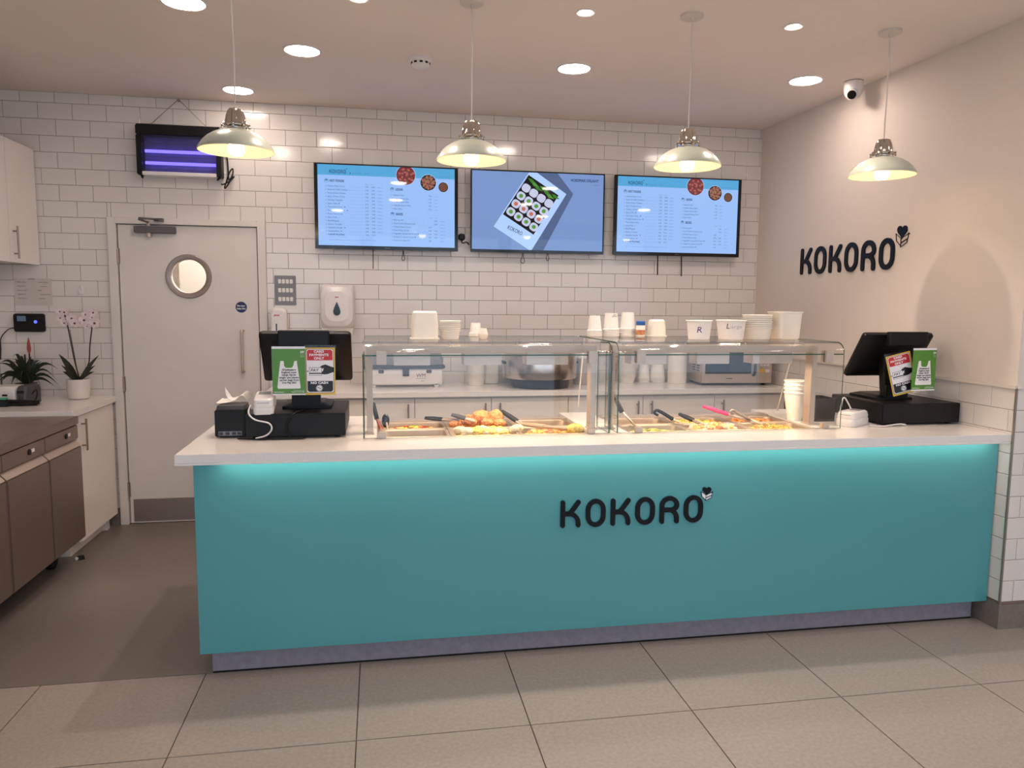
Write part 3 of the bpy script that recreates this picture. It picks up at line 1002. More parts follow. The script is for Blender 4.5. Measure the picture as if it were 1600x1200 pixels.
def noodles(name, label, cx, cy, w, d, mats, top):
    b = new()
    add_loft(b, [(w - 0.075, d - 0.075, 0.03, 0.86), (w - 0.055, d - 0.055, 0.03, top - 0.012), (w - 0.11, d - 0.10, 0.03, top + 0.004)], cx, cy, 0, 5)
    for i in range(70):
        x, y = cx + random.uniform(-1, 1) * (w / 2 - 0.075), cy + random.uniform(-1, 1) * (d / 2 - 0.07)
        a = random.uniform(0, 2 * PI); z = top + random.uniform(-0.002, 0.012)
        pts = []
        for k in range(6):
            pts.append((x, y, z + 0.006 * math.sin(k * 1.3 + i)))
            x += 0.010 * math.cos(a); y += 0.008 * math.sin(a); a += random.uniform(-0.8, 0.8)
            x = min(max(x, cx - w / 2 + 0.045), cx + w / 2 - 0.045); y = min(max(y, cy - d / 2 + 0.045), cy + d / 2 - 0.045)
        add_tube(b, pts, 0.0035, 5, mi=random.randrange(len(mats)))
    o = single(name, b, mats, label, 'food', (cx, cy, 0.86)); o['kind'] = 'stuff'
noodles('fried_noodles', 'orange fried noodles in the back pan by the right post of the right well', cr_[2][0], B_[0], cr_[2][1], B_[1], ['food_orange', 'food_orange', 'food_brown'], 0.918)
noodles('yellow_noodles', 'yellow noodles in the front pan by the right post of the right well', cr_[2][0], F_[0], cr_[2][1], F_[1], ['food_yellow', 'food_yellow', 'food_orange'], 0.918)
# large fried chicken pieces on the back pan, one by one
ck = [(-2.475, -1.84, 0.945, 0.026, 'small round'), (-2.425, -1.80, 0.948, 0.022, 'small flat'), (-2.395, -1.83, 0.952, 0.024, 'small lower'),
      (-2.345, -1.80, 0.972, 0.040, 'largest'), (-2.275, -1.81, 0.968, 0.034, 'tall upright'), (-2.320, -1.85, 0.950, 0.026, 'front middle'),
      (-2.265, -1.86, 0.948, 0.026, 'front right'), (-2.375, -1.74, 0.950, 0.028, 'rear left'), (-2.300, -1.735, 0.952, 0.028, 'rear right')]
for x, y, z, r, d in ck:
    b = new(); add_blob(b, (0, 0, 0), r, 3, 0.11, (1.15, 0.9, 0.85 if d != 'tall upright' else 1.2))
    for k in range(4):
        add_blob(b, (random.uniform(-1, 1) * r * 0.8, random.uniform(-1, 1) * r * 0.5, random.uniform(-0.2, 0.6) * r), r * 0.45, 2, 0.1)
    single('fried_chicken', b, 'chicken', '%s golden brown fried chicken piece on the heap under the left guard' % d, 'food', (x, y, z), 'fried chicken pieces', local=True)
for x, y, rr, dd in ((-2.47, -2.01, 0.03, 'larger'), (-2.44, -2.04, 0.026, 'smaller'), (-2.22, -2.01, 0.022, 'smaller'), (-2.20, -1.98, 0.027, 'larger')):
    b = new(); add_blob(b, (0, 0, 0), rr, 2, 0.12, (1.1, 0.9, 0.7))
    single('rice_ball', b, 'food_white', '%s white rice lump at the %s end of the pan below the fried chicken' % (dd, 'left' if x < -2.3 else 'right'), 'food', (x, y, 0.944), 'white rice lumps', local=True)

b = new(); add_blob(b, (0, 0, 0), 0.034, 3, 0.03, (1.25, 0.9, 0.7))
single('omelette', b, 'food_yellow', 'rounded bright yellow omelette against the right post of the left well', 'food', (-1.935, -2.03, 0.945), local=True)
# ---- glass guards with steel gantry
GY = -2.130
GT = 1.351
def pane_profile():
    p = [(GY, 1.298)]
    for i in range(9):
        a = PI - (PI / 2) * i / 8
        p.append((GY + 0.060 + 0.060 * math.cos(a), 1.298 + (GT - 1.298) * math.sin(a)))
    p.append((-1.445, GT))
    return p
def sweep_pane(bm, prof, th, x0, x1):
    P = [Vector(q) for q in prof]
    inn = []
    for i, p in enumerate(P):
        d = (P[min(i + 1, len(P) - 1)] - P[max(i - 1, 0)]).normalized()
        inn.append(p + Vector((d.y, -d.x)) * th)
    A = [[bm.verts.new((x, q.x, q.y)) for q in L] for L in (P, inn) for x in (x0, x1)]
    o0, o1, i0, i1 = A
    for k in range(len(P) - 1):
        f = bm.faces.new((o0[k], o0[k + 1], o1[k + 1], o1[k])); f.smooth = True
        f = bm.faces.new((i0[k], i1[k], i1[k + 1], i0[k + 1])); f.smooth = True
        bm.faces.new((o0[k], i0[k], i0[k + 1], o0[k + 1])).material_index = 1
        bm.faces.new((o1[k], o1[k + 1], i1[k + 1], i1[k])).material_index = 1
    for e in (0, len(P) - 1):
        bm.faces.new((o0[e], o1[e], i1[e], i0[e])).material_index = 1
def edge_box(bm, x0, x1, y0, y1, z0, z1, thin):
    add_box(bm, x0, x1, y0, y1, z0, z1)
    bm.faces.ensure_lookup_table()
    for f in bm.faces[-6:]:
        f.normal_update()
        if abs(f.normal[thin]) < 0.5: f.material_index = 1
GM = ['glass', 'glass_edge']
def guard(x0, x1, px0, px1, label, pleft=0.027, clips=(), plates=(), end_left=True, end_right=True, rod=(-1.84, 1.0, -1.813)):
    t = thing('glass_food_guard', label, 'food guard', ((x0 + x1) / 2, -2.0, CZ), 0, 'glass guards over the food wells')
    b = new(); edge_box(b, x0, x1, GY, GY + 0.006, CZ + 0.0008, 1.290, 1); obj('front_pane', b, GM, t)
    b = new(); add_box(b, x0, x1, GY + 0.0005, GY + 0.0055, 1.2915, 1.2965); obj('joint_strip', b, 'glass_edge', t)
    b = new(); sweep_pane(b, pane_profile(), 0.007, x0, x1); obj('curved_top_pane', b, GM, t, label='curved glass top that serves as a shelf')
    for e, on in ((x0 + 0.001, end_left), (x1 - 0.007, end_right)):
        if on:
            b = new(); edge_box(b, e, e + 0.006, GY + 0.008, -1.93, CZ + 0.0008, 1.300, 0); obj('end_pane', b, GM, t)
    for px, w in ((px0, pleft), (px1 - 0.027, 0.027)):
        b = new(); add_box(b, px, px + w, -2.020, -1.957, CZ + 0.001, 1.303, 0.002)
        add_box(b, px - 0.004, px + w + 0.004, -2.03, -1.95, CZ + 0.0005, CZ + 0.006)
        obj('post', b, 'steel', t)
    b = new(); add_box(b, px0, px1, -2.020, -1.957, 1.303, 1.331); add_box(b, px0 + 0.028, px1 - 0.028, -2.020, -2.0175, 1.2965, 1.303); beam = obj('beam', b, 'steel', t)
    tube_part('stay_rod', t, 'cord_white', [(rod[0], -1.72, rod[1]), (rod[2], -1.72, 1.350)], 0.0035, 8, label='thin pale stay rod under the glass shelf')
    for k in range(4):
        xx = px0 + 0.06 + (px1 - px0 - 0.12) * k / 3
        b = new(); add_cyl(b, (xx, -1.988, 1.331), 0.006, 0.0135, 10); obj('glass_stud', b, 'chrome', t)
    for (a, c) in plates:
        h = box_part('lamp_housing', t, 'steel', a, c, -1.995, -1.900, 1.240, 1.3025, 0.002, label='steel heat lamp housing under the beam')
        b = new(); b.faces.new([b.verts.new(p) for p in ((a + 0.015, -1.985, 1.2397), (c - 0.015, -1.985, 1.2397), (c - 0.015, -1.915, 1.2397), (a + 0.015, -1.915, 1.2397))]); obj('lamp_panel', b, 'lamp_food', h)
    for cx in clips:
        b = new(); add_box(b, cx - 0.021, cx + 0.021, GY - 0.012, GY - 0.0005, 1.256, 1.312, 0.002); add_box(b, cx - 0.021, cx + 0.021, GY + 0.0085, GY + 0.030, 1.256, 1.312, 0.002)
        obj('glass_clip', b, 'steel', t)
        b = new(); add_box(b, cx - 0.017, cx + 0.017, GY - 0.010, GY + 0.016, CZ + 0.0006, CZ + 0.026, 0.002)
        obj('foot_clip', b, 'steel', t)
    return t
guard(-2.900, -1.797, -2.885, -1.835, 'curved glass food guard on the worktop beside the left till', clips=(-2.819, -1.887),
      plates=((-2.765, -2.603), (-2.452, -2.278), (-2.163, -1.965)))
guard(-1.765, -0.645, -1.758, -0.715, 'curved glass food guard on the worktop beside the right till', pleft=0.012, clips=(-1.662, -0.728),
      plates=((-1.661, -1.484), (-1.331, -1.164), (-1.044, -0.834)), end_left=True, end_right=False, rod=(-0.745, 0.965, -0.655))

# ---- serving tools
def tool(name, label, cat, parts, loc):
    t = thing(name, label, cat, loc)
    for nm, m, pts, r in parts:
        tube_part(nm, t, m, smooth_path(pts, 4) if len(pts) > 2 else pts, r, 8)
    return t
tool('spatula', 'long black handled serving spoon with reddish wooden end leaning on the left post', 'utensil',
     [('handle', 'black_plastic', [(-2.858, -1.82, 1.05), (-2.842, -1.85, 0.978)], [0.009, 0.011]), ('shaft', 'wood_red', [(-2.842, -1.85, 0.98), (-2.83, -1.86, 0.95), (-2.815, -1.88, 0.905)], [0.006, 0.009, 0.013])], (-2.83, -1.86, 0.93))
t = thing('ladle', 'black curved ladle standing in the first back pan behind the left post', 'utensil', (-2.80, -1.9, 0.90))
b = new(); add_blob(b, (-2.802, -1.86, 0.972), 0.026, 2, 0.0, (0.7, 0.5, 1.3)); obj('bowl', b, 'black_gloss', t)
tube_part('handle', t, 'steel', smooth_path([(-2.798, -1.87, 0.965), (-2.794, -1.885, 0.925), (-2.79, -1.90, 0.885)], 4), 0.005)
def tongs(label, a, c, width, mh, ms, grip=0.5, lift=0.0):
    # two arms joined at a; tips at c
    a, c = Vector(a), Vector(c)
    t = thing('serving_tongs', label, 'tongs', tuple(c))
    side = (c - a).cross(Vector((0, 0, 1))).normalized()
    for s in (-1, 1):
        m = a.lerp(c, grip)
        tube_part('grip', t, mh, [a + side * s * 0.005, a.lerp(c, grip * 0.5) + side * s * width * 0.8, m + side * s * width], [0.007, 0.009, 0.008], 8)
        tube_part('arm', t, ms, [m + side * s * width, a.lerp(c, 0.8) + side * s * width * 0.8, c + side * s * 0.006], [0.0055, 0.006, 0.007], 8)
    return t
tongs('dark tongs lying flat on the rear ledge left of the fried chicken', (-2.615, -1.80, 0.972), (-2.455, -1.84, 0.962), 0.012, 'black_plastic', 'steel_dark')
tongs('grey steel tongs resting on the fried chicken', (-2.492, -1.84, 0.992), (-2.385, -1.86, 0.962), 0.016, 'dark_grey', 'steel', 0.6)
tongs('dark slim tongs standing in the brown curry pan', (-2.245, -1.80, 1.000), (-2.135, -1.90, 0.930), 0.010, 'black_plastic', 'steel_dark', 0.6)
tongs('steel tongs lying across the yellow and orange pieces', (-2.17, -1.93, 0.955), (-1.97, -2.03, 0.944), 0.014, 'pan_steel', 'pan_steel')
tool('fish_slice', 'long grey handled turner leaning at the left end of the right guard', 'utensil',
     [('handle', 'dark_grey', [(-1.715, -1.85, 1.120), (-1.660, -1.88, 0.995)], [0.010, 0.013]), ('shaft', 'steel', [(-1.665, -1.88, 1.005), (-1.600, -1.93, 0.925)], 0.006)], (-1.63, -1.9, 0.95))
tool('hooked_spoon', 'black hooked serving spoon in the first back pan of the right well', 'utensil',
     [('handle', 'black_plastic', [(-1.462, -1.85, 0.972), (-1.482, -1.85, 0.985), (-1.470, -1.85, 0.998), (-1.440, -1.85, 0.985), (-1.385, -1.85, 0.952)], [0.006, 0.007, 0.008, 0.009, 0.010]), ('shaft', 'steel', [(-1.388, -1.85, 0.953), (-1.34, -1.87, 0.928)], 0.006)], (-1.40, -1.85, 0.93))
tongs('black tongs standing in the front pan before the pineapple chunks', (-1.372, -1.90, 0.985), (-1.265, -2.00, 0.935), 0.012, 'black_plastic', 'steel_dark', 0.5)
tongs('bright pink handled tongs lying over the pineapple chunks', (-1.215, -1.83, 1.010), (-0.985, -1.88, 0.940), 0.020, 'pink_grip', 'steel', 0.52)
tool('steel_spoon', 'dark steel hooked spoon leaning right of the pink tongs', 'utensil',
     [('handle', 'steel_dark', [(-1.075, -1.88, 0.975), (-1.090, -1.88, 0.987), (-1.078, -1.88, 0.996), (-1.050, -1.88, 0.980), (-0.990, -1.90, 0.950)], [0.005, 0.006, 0.006, 0.007, 0.006]), ('shaft', 'steel', [(-0.992, -1.90, 0.951), (-0.945, -1.94, 0.926)], 0.006)], (-1.0, -1.9, 0.94))

# ---- tubs, bowls and cups on the glass shelves
SZ = GT + 0.0005
def tub(name, label, x, y, z, w, d, h, taper, m='white_tub', r=0.02, flange=True, inverted=False, group=None, cat='tub'):
    b = new()
    wb, db = w * taper, d * taper
    L = [(wb, db, r, 0), (w, d, r, h)] if not inverted else [(w, d, r, 0), (wb, db, r, h)]
    lo = []
    if inverted:
        lo = [(w + 0.012, d + 0.012, r, 0.0), (w + 0.012, d + 0.012, r, 0.006), (w, d, r, 0.007), ((w + wb) / 2 + 0.004, (d + db) / 2, r, h * 0.5), (wb, db, r, h - 0.008), (wb - 0.014, db - 0.014, r, h)]
        add_loft(b, lo, 0, 0, 0, 5)
    else:
        t = 0.002
        lo = [(wb - 0.01, db - 0.01, r, 0), (wb, db, r, 0.006), (w, d, r, h - 0.008), (w + 0.008, d + 0.008, r, h - 0.006), (w + 0.008, d + 0.008, r, h), (w - t, d - t, r, h), (wb - t, db - t, r, 0.008)]
        add_loft(b, lo, 0, 0, 0, 5)
    return single(name, b, m, label, cat, (x, y, z), group, local=True)
def cup_bm(rt, rb, h, inverted=False, n=24):
    b = new()
    pr = [(0.001, 0.002), (rb, 0.002), (rb, 0.0), (rt, h - 0.006), (rt + 0.0045, h - 0.0045), (rt + 0.005, h - 0.0015), (rt + 0.003, h), (rt - 0.001, h - 0.002), (rb - 0.001, 0.004), (0.001, 0.004)]
    if inverted:
        pr = [(r, h - z) for r, z in pr]
    add_lathe(b, pr, n=n)
    return b
def stack(name, label, group, x, y, z, rt, rb, h, n, pitch, m, inverted=False, cat='cup'):
    first = single(name, cup_bm(rt, rb, h, inverted), m, label, cat, (x, y, z), group, local=True)
    for i in range(1, n):
        o = first.copy(); C.objects.link(o); o.location = (x + random.uniform(-.001, .001), y, z + pitch * i)
    return first
tub('upturned_tub', 'tall rounded cream plastic tub upside down on the left glass shelf', -2.618, -1.83, SZ, 0.122, 0.11, 0.130, 0.93, inverted=True)
stack('plastic_bowl', 'white ribbed bowl in the nested stack beside the tall cream tub', 'bowls stacked on the left shelf', -2.499, -1.83, SZ, 0.046, 0.041, 0.042, 6, 0.0088, 'white_tub', cat='bowl')
stack('paper_cup', 'plain white paper cup in the pale stack at the rear of the left shelf', 'cups at the rear of the left shelf', -2.338, -1.52, SZ, 0.030, 0.024, 0.055, 3, 0.006, 'paper_cup', True)
t = thing('sauce_pot', 'small white lidded sauce pot near the middle of the left shelf', 'pot', (-2.341, -1.83, SZ))
b = new(); add_lathe(b, [(0.001, 0), (0.017, 0.0), (0.023, 0.010), (0.024, 0.026), (0.001, 0.026)], n=20); obj('body', b, 'white_tub', t, local=True)
b = new(); add_lathe(b, [(0.022, 0.026), (0.021, 0.030), (0.016, 0.050), (0.001, 0.050)], n=20); obj('lid', b, 'white_tub', t, local=True)
stack('paper_cup', 'upturned paper cup in the leftmost stack behind the joint of the guards', 'cups behind the guard joint, left stack', -1.697, -1.50, SZ, 0.037, 0.029, 0.082, 5, 0.0068, 'paper_cup', True)
s1 = stack('paper_cup', 'upturned paper cup in the middle stack behind the joint of the guards', 'cups behind the guard joint, middle stack', -1.606, -1.50, SZ, 0.041, 0.033, 0.088, 6, 0.0068, 'paper_cup', True)
b = new(); 
for (s, dz, hh, ww) in (('KOKORO', 0.068, 0.008, 0.034), ('Japanese', 0.079, 0.005, 0.024)):
    vs, ps = text_polys(s)
    x0 = min(v.x for v in vs); x1 = max(v.x for v in vs)
    nv = []
    for v in vs:
        u = ((v.x - x0) / (x1 - x0) - 0.5) * ww + 0.012
        zz = dz + v.y * hh / 0.72
        rr = 0.041 - (0.008) * zz / 0.088 + 0.0006
        a = -PI / 2 + u / rr
        nv.append(b.verts.new((rr * math.cos(a), rr * math.sin(a), zz)))
    for p in ps:
        b.faces.new([nv[i] for i in p])
prt = bpy.data.objects.new('cup_print', finish(b, 'cup_print', 'ink_black')); C.objects.link(prt)
topcup = [o for o in C.objects if o.get('group') == 'cups behind the guard joint, middle stack'][-1]
prt.parent = topcup
topcup['label'] = 'upturned paper cup with black lettering, topmost of the middle stack behind the guard joint'
stack('paper_cup', 'upturned paper cup in the rightmost stack behind the joint of the guards', 'cups behind the guard joint, right stack', -1.514, -1.50, SZ, 0.040, 0.032, 0.090, 6, 0.0075, 'paper_cup', True)
t = thing('seasoning_jar', 'small seasoning jar with blue lid beside the upturned cup stacks', 'jar', (-1.462, -1.56, SZ))
b = new(); add_lathe(b, [(0.001, 0), (0.022, 0.0), (0.024, 0.004), (0.024, 0.058), (0.020, 0.066), (0.001, 0.066)], n=20); obj('body', b, 'paper', t, local=True)
b = new(); add_lathe(b, [(0.0235, 0.060), (0.0245, 0.062), (0.0245, 0.080), (0.022, 0.083), (0.001, 0.083)], n=20); obj('lid', b, 'blue_lid', t, local=True)
b = new(); add_lathe(b, [(0.0246, 0.010), (0.0246, 0.036)], n=20); obj('picture_label', b, 'food_brown', t, local=True)
tub('plastic_tub', 'pale translucent tub at the rear of the right glass shelf', -1.350, -1.50, SZ, 0.085, 0.085, 0.090, 0.9, inverted=True)
def lettered(x, w, h, label, words):
    o = single('paper_tub', cup_bm(w / 2, w / 2 * 0.85, h, False, 32), 'paper_cup', label, 'tub', (x, -1.83, SZ), local=True)
    for s, m, u0, z0, hh, ww in words:
        b = new()
        vs, ps = text_polys(s)
        x0 = min(v.x for v in vs); x1 = max(v.x for v in vs)
        nv = []
        for v in vs:
            u = u0 + (v.x - x0) / (x1 - x0) * ww + 0.15 * v.y * hh
            zz = z0 + v.y * hh / 0.72
            rr = w / 2 * (0.85 + 0.15 * zz / h) + 0.0008
            a = -PI / 2 - 0.05 + u / rr
            nv.append(b.verts.new((rr * math.cos(a), rr * math.sin(a), zz)))
        for p in ps:
            b.faces.new([nv[i] for i in p])
        obj('marker_writing', b, m, o, local=True)
lettered(-1.252, 0.122, 0.094, 'white paper tub with a handwritten R on the right glass shelf', [('R', 'ink_blue', -0.030, 0.034, 0.030, 0.024)])
lettered(-1.081, 0.142, 0.096, 'white paper tub with a handwritten L on the right glass shelf', [('L', 'ink_black', -0.050, 0.054, 0.026, 0.016), ('arge', 'ink_faint', -0.030, 0.056, 0.018, 0.060)])
stack('plastic_bowl', 'wide white bowl in the nested stack right of the lettered tubs', 'bowls stacked on the right shelf', -0.925, -1.80, SZ, 0.072, 0.065, 0.060, 7, 0.0105, 'white_tub', cat='bowl')
tub('plastic_tub', 'tall square white tub at the right end of the right glass shelf', -0.772, -1.80, SZ, 0.132, 0.13, 0.140, 0.9)
stack('tall_cup', 'tall white paper cup in the stack on the worktop behind the right post', 'tall cups behind the right post', -0.727, -1.86, CZ + 0.0005, 0.056, 0.036, 0.145, 4, 0.020, 'paper_cup')
t = thing('spice_box', 'dark plastic box of orange crumbs on the worktop left of the right till', 'box', (-0.60, -1.86, CZ))
b = new(); add_loft(b, [(0.118, 0.14, 0.012, 0.0006), (0.128, 0.15, 0.012, 0.118), (0.122, 0.144, 0.012, 0.118), (0.112, 0.134, 0.012, 0.006)]); obj('body', b, 'jar_dark', t, local=True)
b = new(); add_loft(b, [(0.11, 0.13, 0.012, 0.007), (0.114, 0.135, 0.012, 0.040)]); obj('crumbs', b, 'food_orange', t, local=True)
tube_part('scoop', t, 'red_print', [(0.01, -0.03, 0.045), (0.05, -0.05, 0.11)], [0.012, 0.007], 8, local=True)
b = new(); add_lathe(b, [(0.002, 0), (0.002, 0.10)], n=6)

# ================================================================== TILLS
def pos(x, label, right=False):
    t = thing('till_terminal', label, 'till', (x, -1.88, 1.0455))
    b = new(); add_loft(b, [(0.215, 0.24, 0.02, 0.0), (0.215, 0.24, 0.02, 0.010), (0.15, 0.17, 0.02, 0.022)], 0, 0.06, 0, 4); obj('base', b, 'black_plastic', t, local=True)
    b = new()
    add_box(b, -0.062, 0.062, -0.075, -0.035, 0.012, 0.075, 0.004)
    add_loft(b, [(0.12, 0.05, 0.012, 0.02, 0, -0.035), (0.11, 0.045, 0.012, 0.13, 0, -0.01), (0.12, 0.05, 0.012, 0.24, 0, -0.01)])
    obj('stand', b, 'black_plastic', t, local=True)
    # reclined screen seen from its back: local plane then tilted
    b = new()
    add_loft(b, [(0.385, 0.262, 0.012, 0.0, 0, 0), (0.398, 0.272, 0.014, -0.012, 0, 0), (0.394, 0.268, 0.014, -0.026, 0, 0), (0.34, 0.21, 0.02, -0.042, 0, 0), (0.20, 0.14, 0.02, -0.048, 0, 0)], axis='y')
    tilt = math.radians(-34)
    b.transform(Matrix.Translation((0, 0.032, 0.237)) @ Matrix.Rotation(-tilt, 4, 'X'))
    scr = obj('screen', b, 'black_plastic', t, local=True, label='reclined black touch screen seen from behind')
    b = new(); add_box(b, -0.18, 0.18, 0.0005, 0.0015, -0.12, 0.12)
    b.transform(Matrix.Translation((0, 0.032, 0.237)) @ Matrix.Rotation(-tilt, 4, 'X'))
    obj('screen_glass', b, 'screen_small', scr, local=True)
    b = new(); add_loft(b, [(0.216, 0.070, 0.006, 0.0), (0.216, 0.070, 0.006, -0.022), (0.206, 0.060, 0.006, -0.026)], 0, -0.110, 0.316, axis='y')
    dsp = obj('customer_display', b, 'black_plastic', t, local=True, label='small black customer display')
    b = new(); add_box(b, -0.03, 0.03, -0.112, -0.02, 0.285, 0.30); obj('display_arm', b, 'black_plastic', t, local=True)
    return t
def drawer(x0, x1, label):
    t = thing('cash_drawer', label, 'cash drawer', ((x0 + x1) / 2, -1.85, CZ))
    b = new(); add_box(b, x0, x1, -2.088, -1.66, CZ + 0.010, 1.0445, 0.003); obj('body', b, 'black_plastic', t)
    for fx in (x0 + 0.035, x1 - 0.035):
        for fy in (-2.05, -1.70):
            b = new(); add_cyl(b, (fx, fy, CZ + 0.0004), 0.012, 0.0096, 12); obj('foot', b, 'black_plastic', t)
drawer(-3.388, -2.975, 'black cash drawer on the worktop at the left end of the counter')
drawer(-0.392, 0.040, 'black cash drawer on the worktop by the right wall')
pos(-3.150, 'black till terminal standing on the left cash drawer')
pos(-0.215, 'black till terminal standing on the right cash drawer')

def bag_sign(label, loc, rot=0.0, roll=0.0, w=0.138, h=0.212):
    t = thing('carrier_bag_notice', label, 'sign', loc, rot)
    t.rotation_euler = (0, roll, rot)
    b = new(); add_box(b, -w / 2 - 0.003, w / 2 + 0.003, 0, 0.003, -h / 2, h / 2); obj('holder', b, 'perspex', t, local=True)
    b = new(); add_box(b, -w / 2, w / 2, -0.0012, -0.0002, -h / 2 + 0.006, h / 2 - 0.012); obj('card', b, 'green_print', t, local=True, label='green printed card')
    b = new(); add_box(b, -w / 2, w / 2, -0.0012, -0.0002, h / 2 - 0.012, h / 2 - 0.002); add_box(b, -w / 2, w / 2, -0.0012, -0.0002, -h / 2, -h / 2 + 0.006)
    obj('card_margin', b, 'white_print', t, local=True)
    y = -0.0016
    k = w / 0.138
    poly = [(-0.045, -0.078), (0.045, -0.078), (0.048, -0.073), (0.040, -0.012), (0.034, 0.036), (0.036, 0.042), (0.024, 0.042), (0.018, 0.020), (0.012, 0.012), (-0.012, 0.012), (-0.019, 0.020), (-0.021, 0.042), (-0.034, 0.042), (-0.036, 0.030), (-0.042, -0.012), (-0.049, -0.073)]
    b = new(); b.faces.new([b.verts.new((px * k, y, pz)) for px, pz in poly])
    obj('bag_print', b, 'white_print', t, local=True, label='white carrier bag shape')
    b = new()
    for i, s in enumerate(('All businesses in', 'England must', 'charge 10p for', 'single use plastic', 'carrier bags from', '21st May 2021')):
        add_text(b, s, 0, 0.000 - 0.0112 * i, 0.0082, y - 0.0004, (0.058, 0.062, 0.06, 0.082, 0.08, 0.058)[i] * k, 'c', bold=0.0006)
    obj('notice_words', b, 'black_print', t, local=True)
    b = new()
    add_text(b, 'HM', w / 2 - 0.020, h / 2 - 0.032, 0.012, y, 0.015, bold=0.0006)
    add_text(b, 'Government', w / 2 - 0.020, h / 2 - 0.040, 0.004, y, 0.016)
    add_text(b, 'Carrier', w / 2 - 0.020, h / 2 - 0.047, 0.004, y, 0.016)
    add_text(b, 'bagitright.gov', -w / 2 + 0.006, -h / 2 + 0.012, 0.004, y, 0.042, bold=0.0004)
    add_text(b, 'The legal minimum', w / 2 - 0.006, -h / 2 + 0.018, 0.004, y, 0.046, 'r')
    add_text(b, 'charge for carrier bags', w / 2 - 0.006, -h / 2 + 0.012, 0.004, y, 0.054, 'r', bold=0.0004)
    obj('small_print', b, 'white_print', t, local=True)['kind'] = 'stuff'
    return t
def card_sign(label, loc, rot=0.0, roll=0.0, w=0.128, h=0.205):
    t = thing('card_payment_notice', label, 'sign', loc, rot)
    t.rotation_euler = (0, roll, rot)
    x0, x1, z0, z1 = -w / 2, w / 2, -h / 2, h / 2
    b = new(); add_box(b, x0 - 0.003, x1 + 0.003, 0, 0.003, z0 - 0.003, z1 + 0.012); obj('holder', b, 'perspex', t, local=True)
    def layer(name, m, polys, y, label=None):
        b = new()
        for p in polys:
            b.faces.new([b.verts.new((px, y, pz)) for px, pz in p])
        return obj(name, b, m, t, local=True, label=label)
    def rr(a, c, z_, zz, r):
        return [(u + (a + c) / 2, v + (z_ + zz) / 2) for u, v in rrect(c - a, zz - z_, r, 4)]
    b = new(); add_box(b, x0, x1, -0.0012, -0.0002, z0, z1); obj('card', b, 'yellow_print', t, local=True, label='yellow edged printed card')
    layer('black_border', 'black_print', [rr(x0 + 0.005, x1 - 0.005, z0 + 0.007, z1 - 0.004, 0.010)], -0.0015)
    layer('white_field', 'white_print', [rr(x0 + 0.007, x1 - 0.007, z0 + 0.009, z1 - 0.006, 0.009)], -0.0018)
    layer('red_field', 'red_print', [[(x0 + 0.010, z1 - 0.055), (x1 - 0.010, z1 - 0.055), (x1 - 0.010, z1 - 0.016), (x1 - 0.016, z1 - 0.009), (x0 + 0.016, z1 - 0.009), (x0 + 0.010, z1 - 0.016)]], -0.0021, 'red printed band')
    layer('black_field', 'black_print', [[(x0 + 0.010, z0 + 0.060), (x1 - 0.010, z0 + 0.060), (x1 - 0.010, z0 + 0.020), (x1 - 0.016, z0 + 0.013), (x0 + 0.016, z0 + 0.013), (x0 + 0.010, z0 + 0.020)]], -0.0021)
    hand = [(0.060 * w / 0.128, 0.016), (0.046, 0.020), (0.022, 0.030), (0.006, 0.024), (-0.006, 0.012), (0.0, 0.008), (0.016, 0.014), (0.012, 0.0), (-0.004, -0.004), (0.004, -0.012), (0.020, -0.014), (0.034, -0.012), (0.055, -0.004), (0.060 * w / 0.128, -0.006)]
    layer('hand_print', 'black_print', [hand], -0.0021)
    layer('bank_card_outline', 'black_print', [[(-0.046, -0.018), (0.008, -0.018), (0.008, 0.017), (-0.046, 0.017)], [(-0.0555, 0.0), (-0.050, -0.004), (-0.050, 0.006)]], -0.0022)
    layer('bank_card', 'white_print', [[(-0.0445, -0.0165), (0.0065, -0.0165), (0.0065, 0.0155), (-0.0445, 0.0155)]], -0.0024)
    layer('bank_card_stripe', 'black_print', [[(-0.0445, -0.0115), (0.0065, -0.0115), (0.0065, -0.0065), (-0.0445, -0.0065)]], -0.0026)
    b = new(); add_text(b, 'PAY', -0.040, -0.0015, 0.0125, -0.0026, 0.032, slant=0.25, bold=0.0005); obj('pay_word', b, 'black_print', t, local=True)
    b = new()
    for i, s in enumerate(('CARD', 'PAYMENTS', 'ONLY')):
        add_text(b, s, -0.004, z1 - 0.022 - 0.0145 * i, 0.0100, -0.0024, (0.042, 0.080, 0.042)[i], 'c', bold=0.0012)
    add_text(b, 'NO CASH', -0.004, z0 + 0.047, 0.0100, -0.0024, 0.072, 'c', bold=0.0012)
    obj('notice_words', b, 'white_print', t, local=True)
    layer('no_cash_disc', 'white_print', [disc_poly(-0.004, z0 + 0.029, 0.0145)], -0.0024)
    b = new(); add_ribbon(b, disc_poly(-0.004, z0 + 0.029, 0.0125), 0.001, -0.0027, -0.0025, True); add_box(b, -0.011, 0.003, -0.0027, -0.0025, z0 + 0.025, z0 + 0.033)
    obj('no_cash_ring', b, 'dark_grey', t, local=True)
    b = new(); add_ribbon(b, [(-0.012, z0 + 0.021), (0.004, z0 + 0.037)], 0.0008, -0.0030, -0.0028); add_ribbon(b, [(-0.009, z0 + 0.027), (0.001, z0 + 0.031)], 0.002, -0.0029, -0.0027)
    obj('no_cash_strike', b, 'white_print', t, local=True)
    return t
bag_sign('green carrier bag notice hanging on the left till terminal', (-3.212, -2.032, 1.224))
card_sign('red and black card payment notice hanging upright on the left till terminal', (-3.082, -2.026, 1.220))
bag_sign('green carrier bag notice hanging on the right till terminal', (-0.158, -2.060, 1.213), rot=math.radians(4), w=0.138, h=0.214)
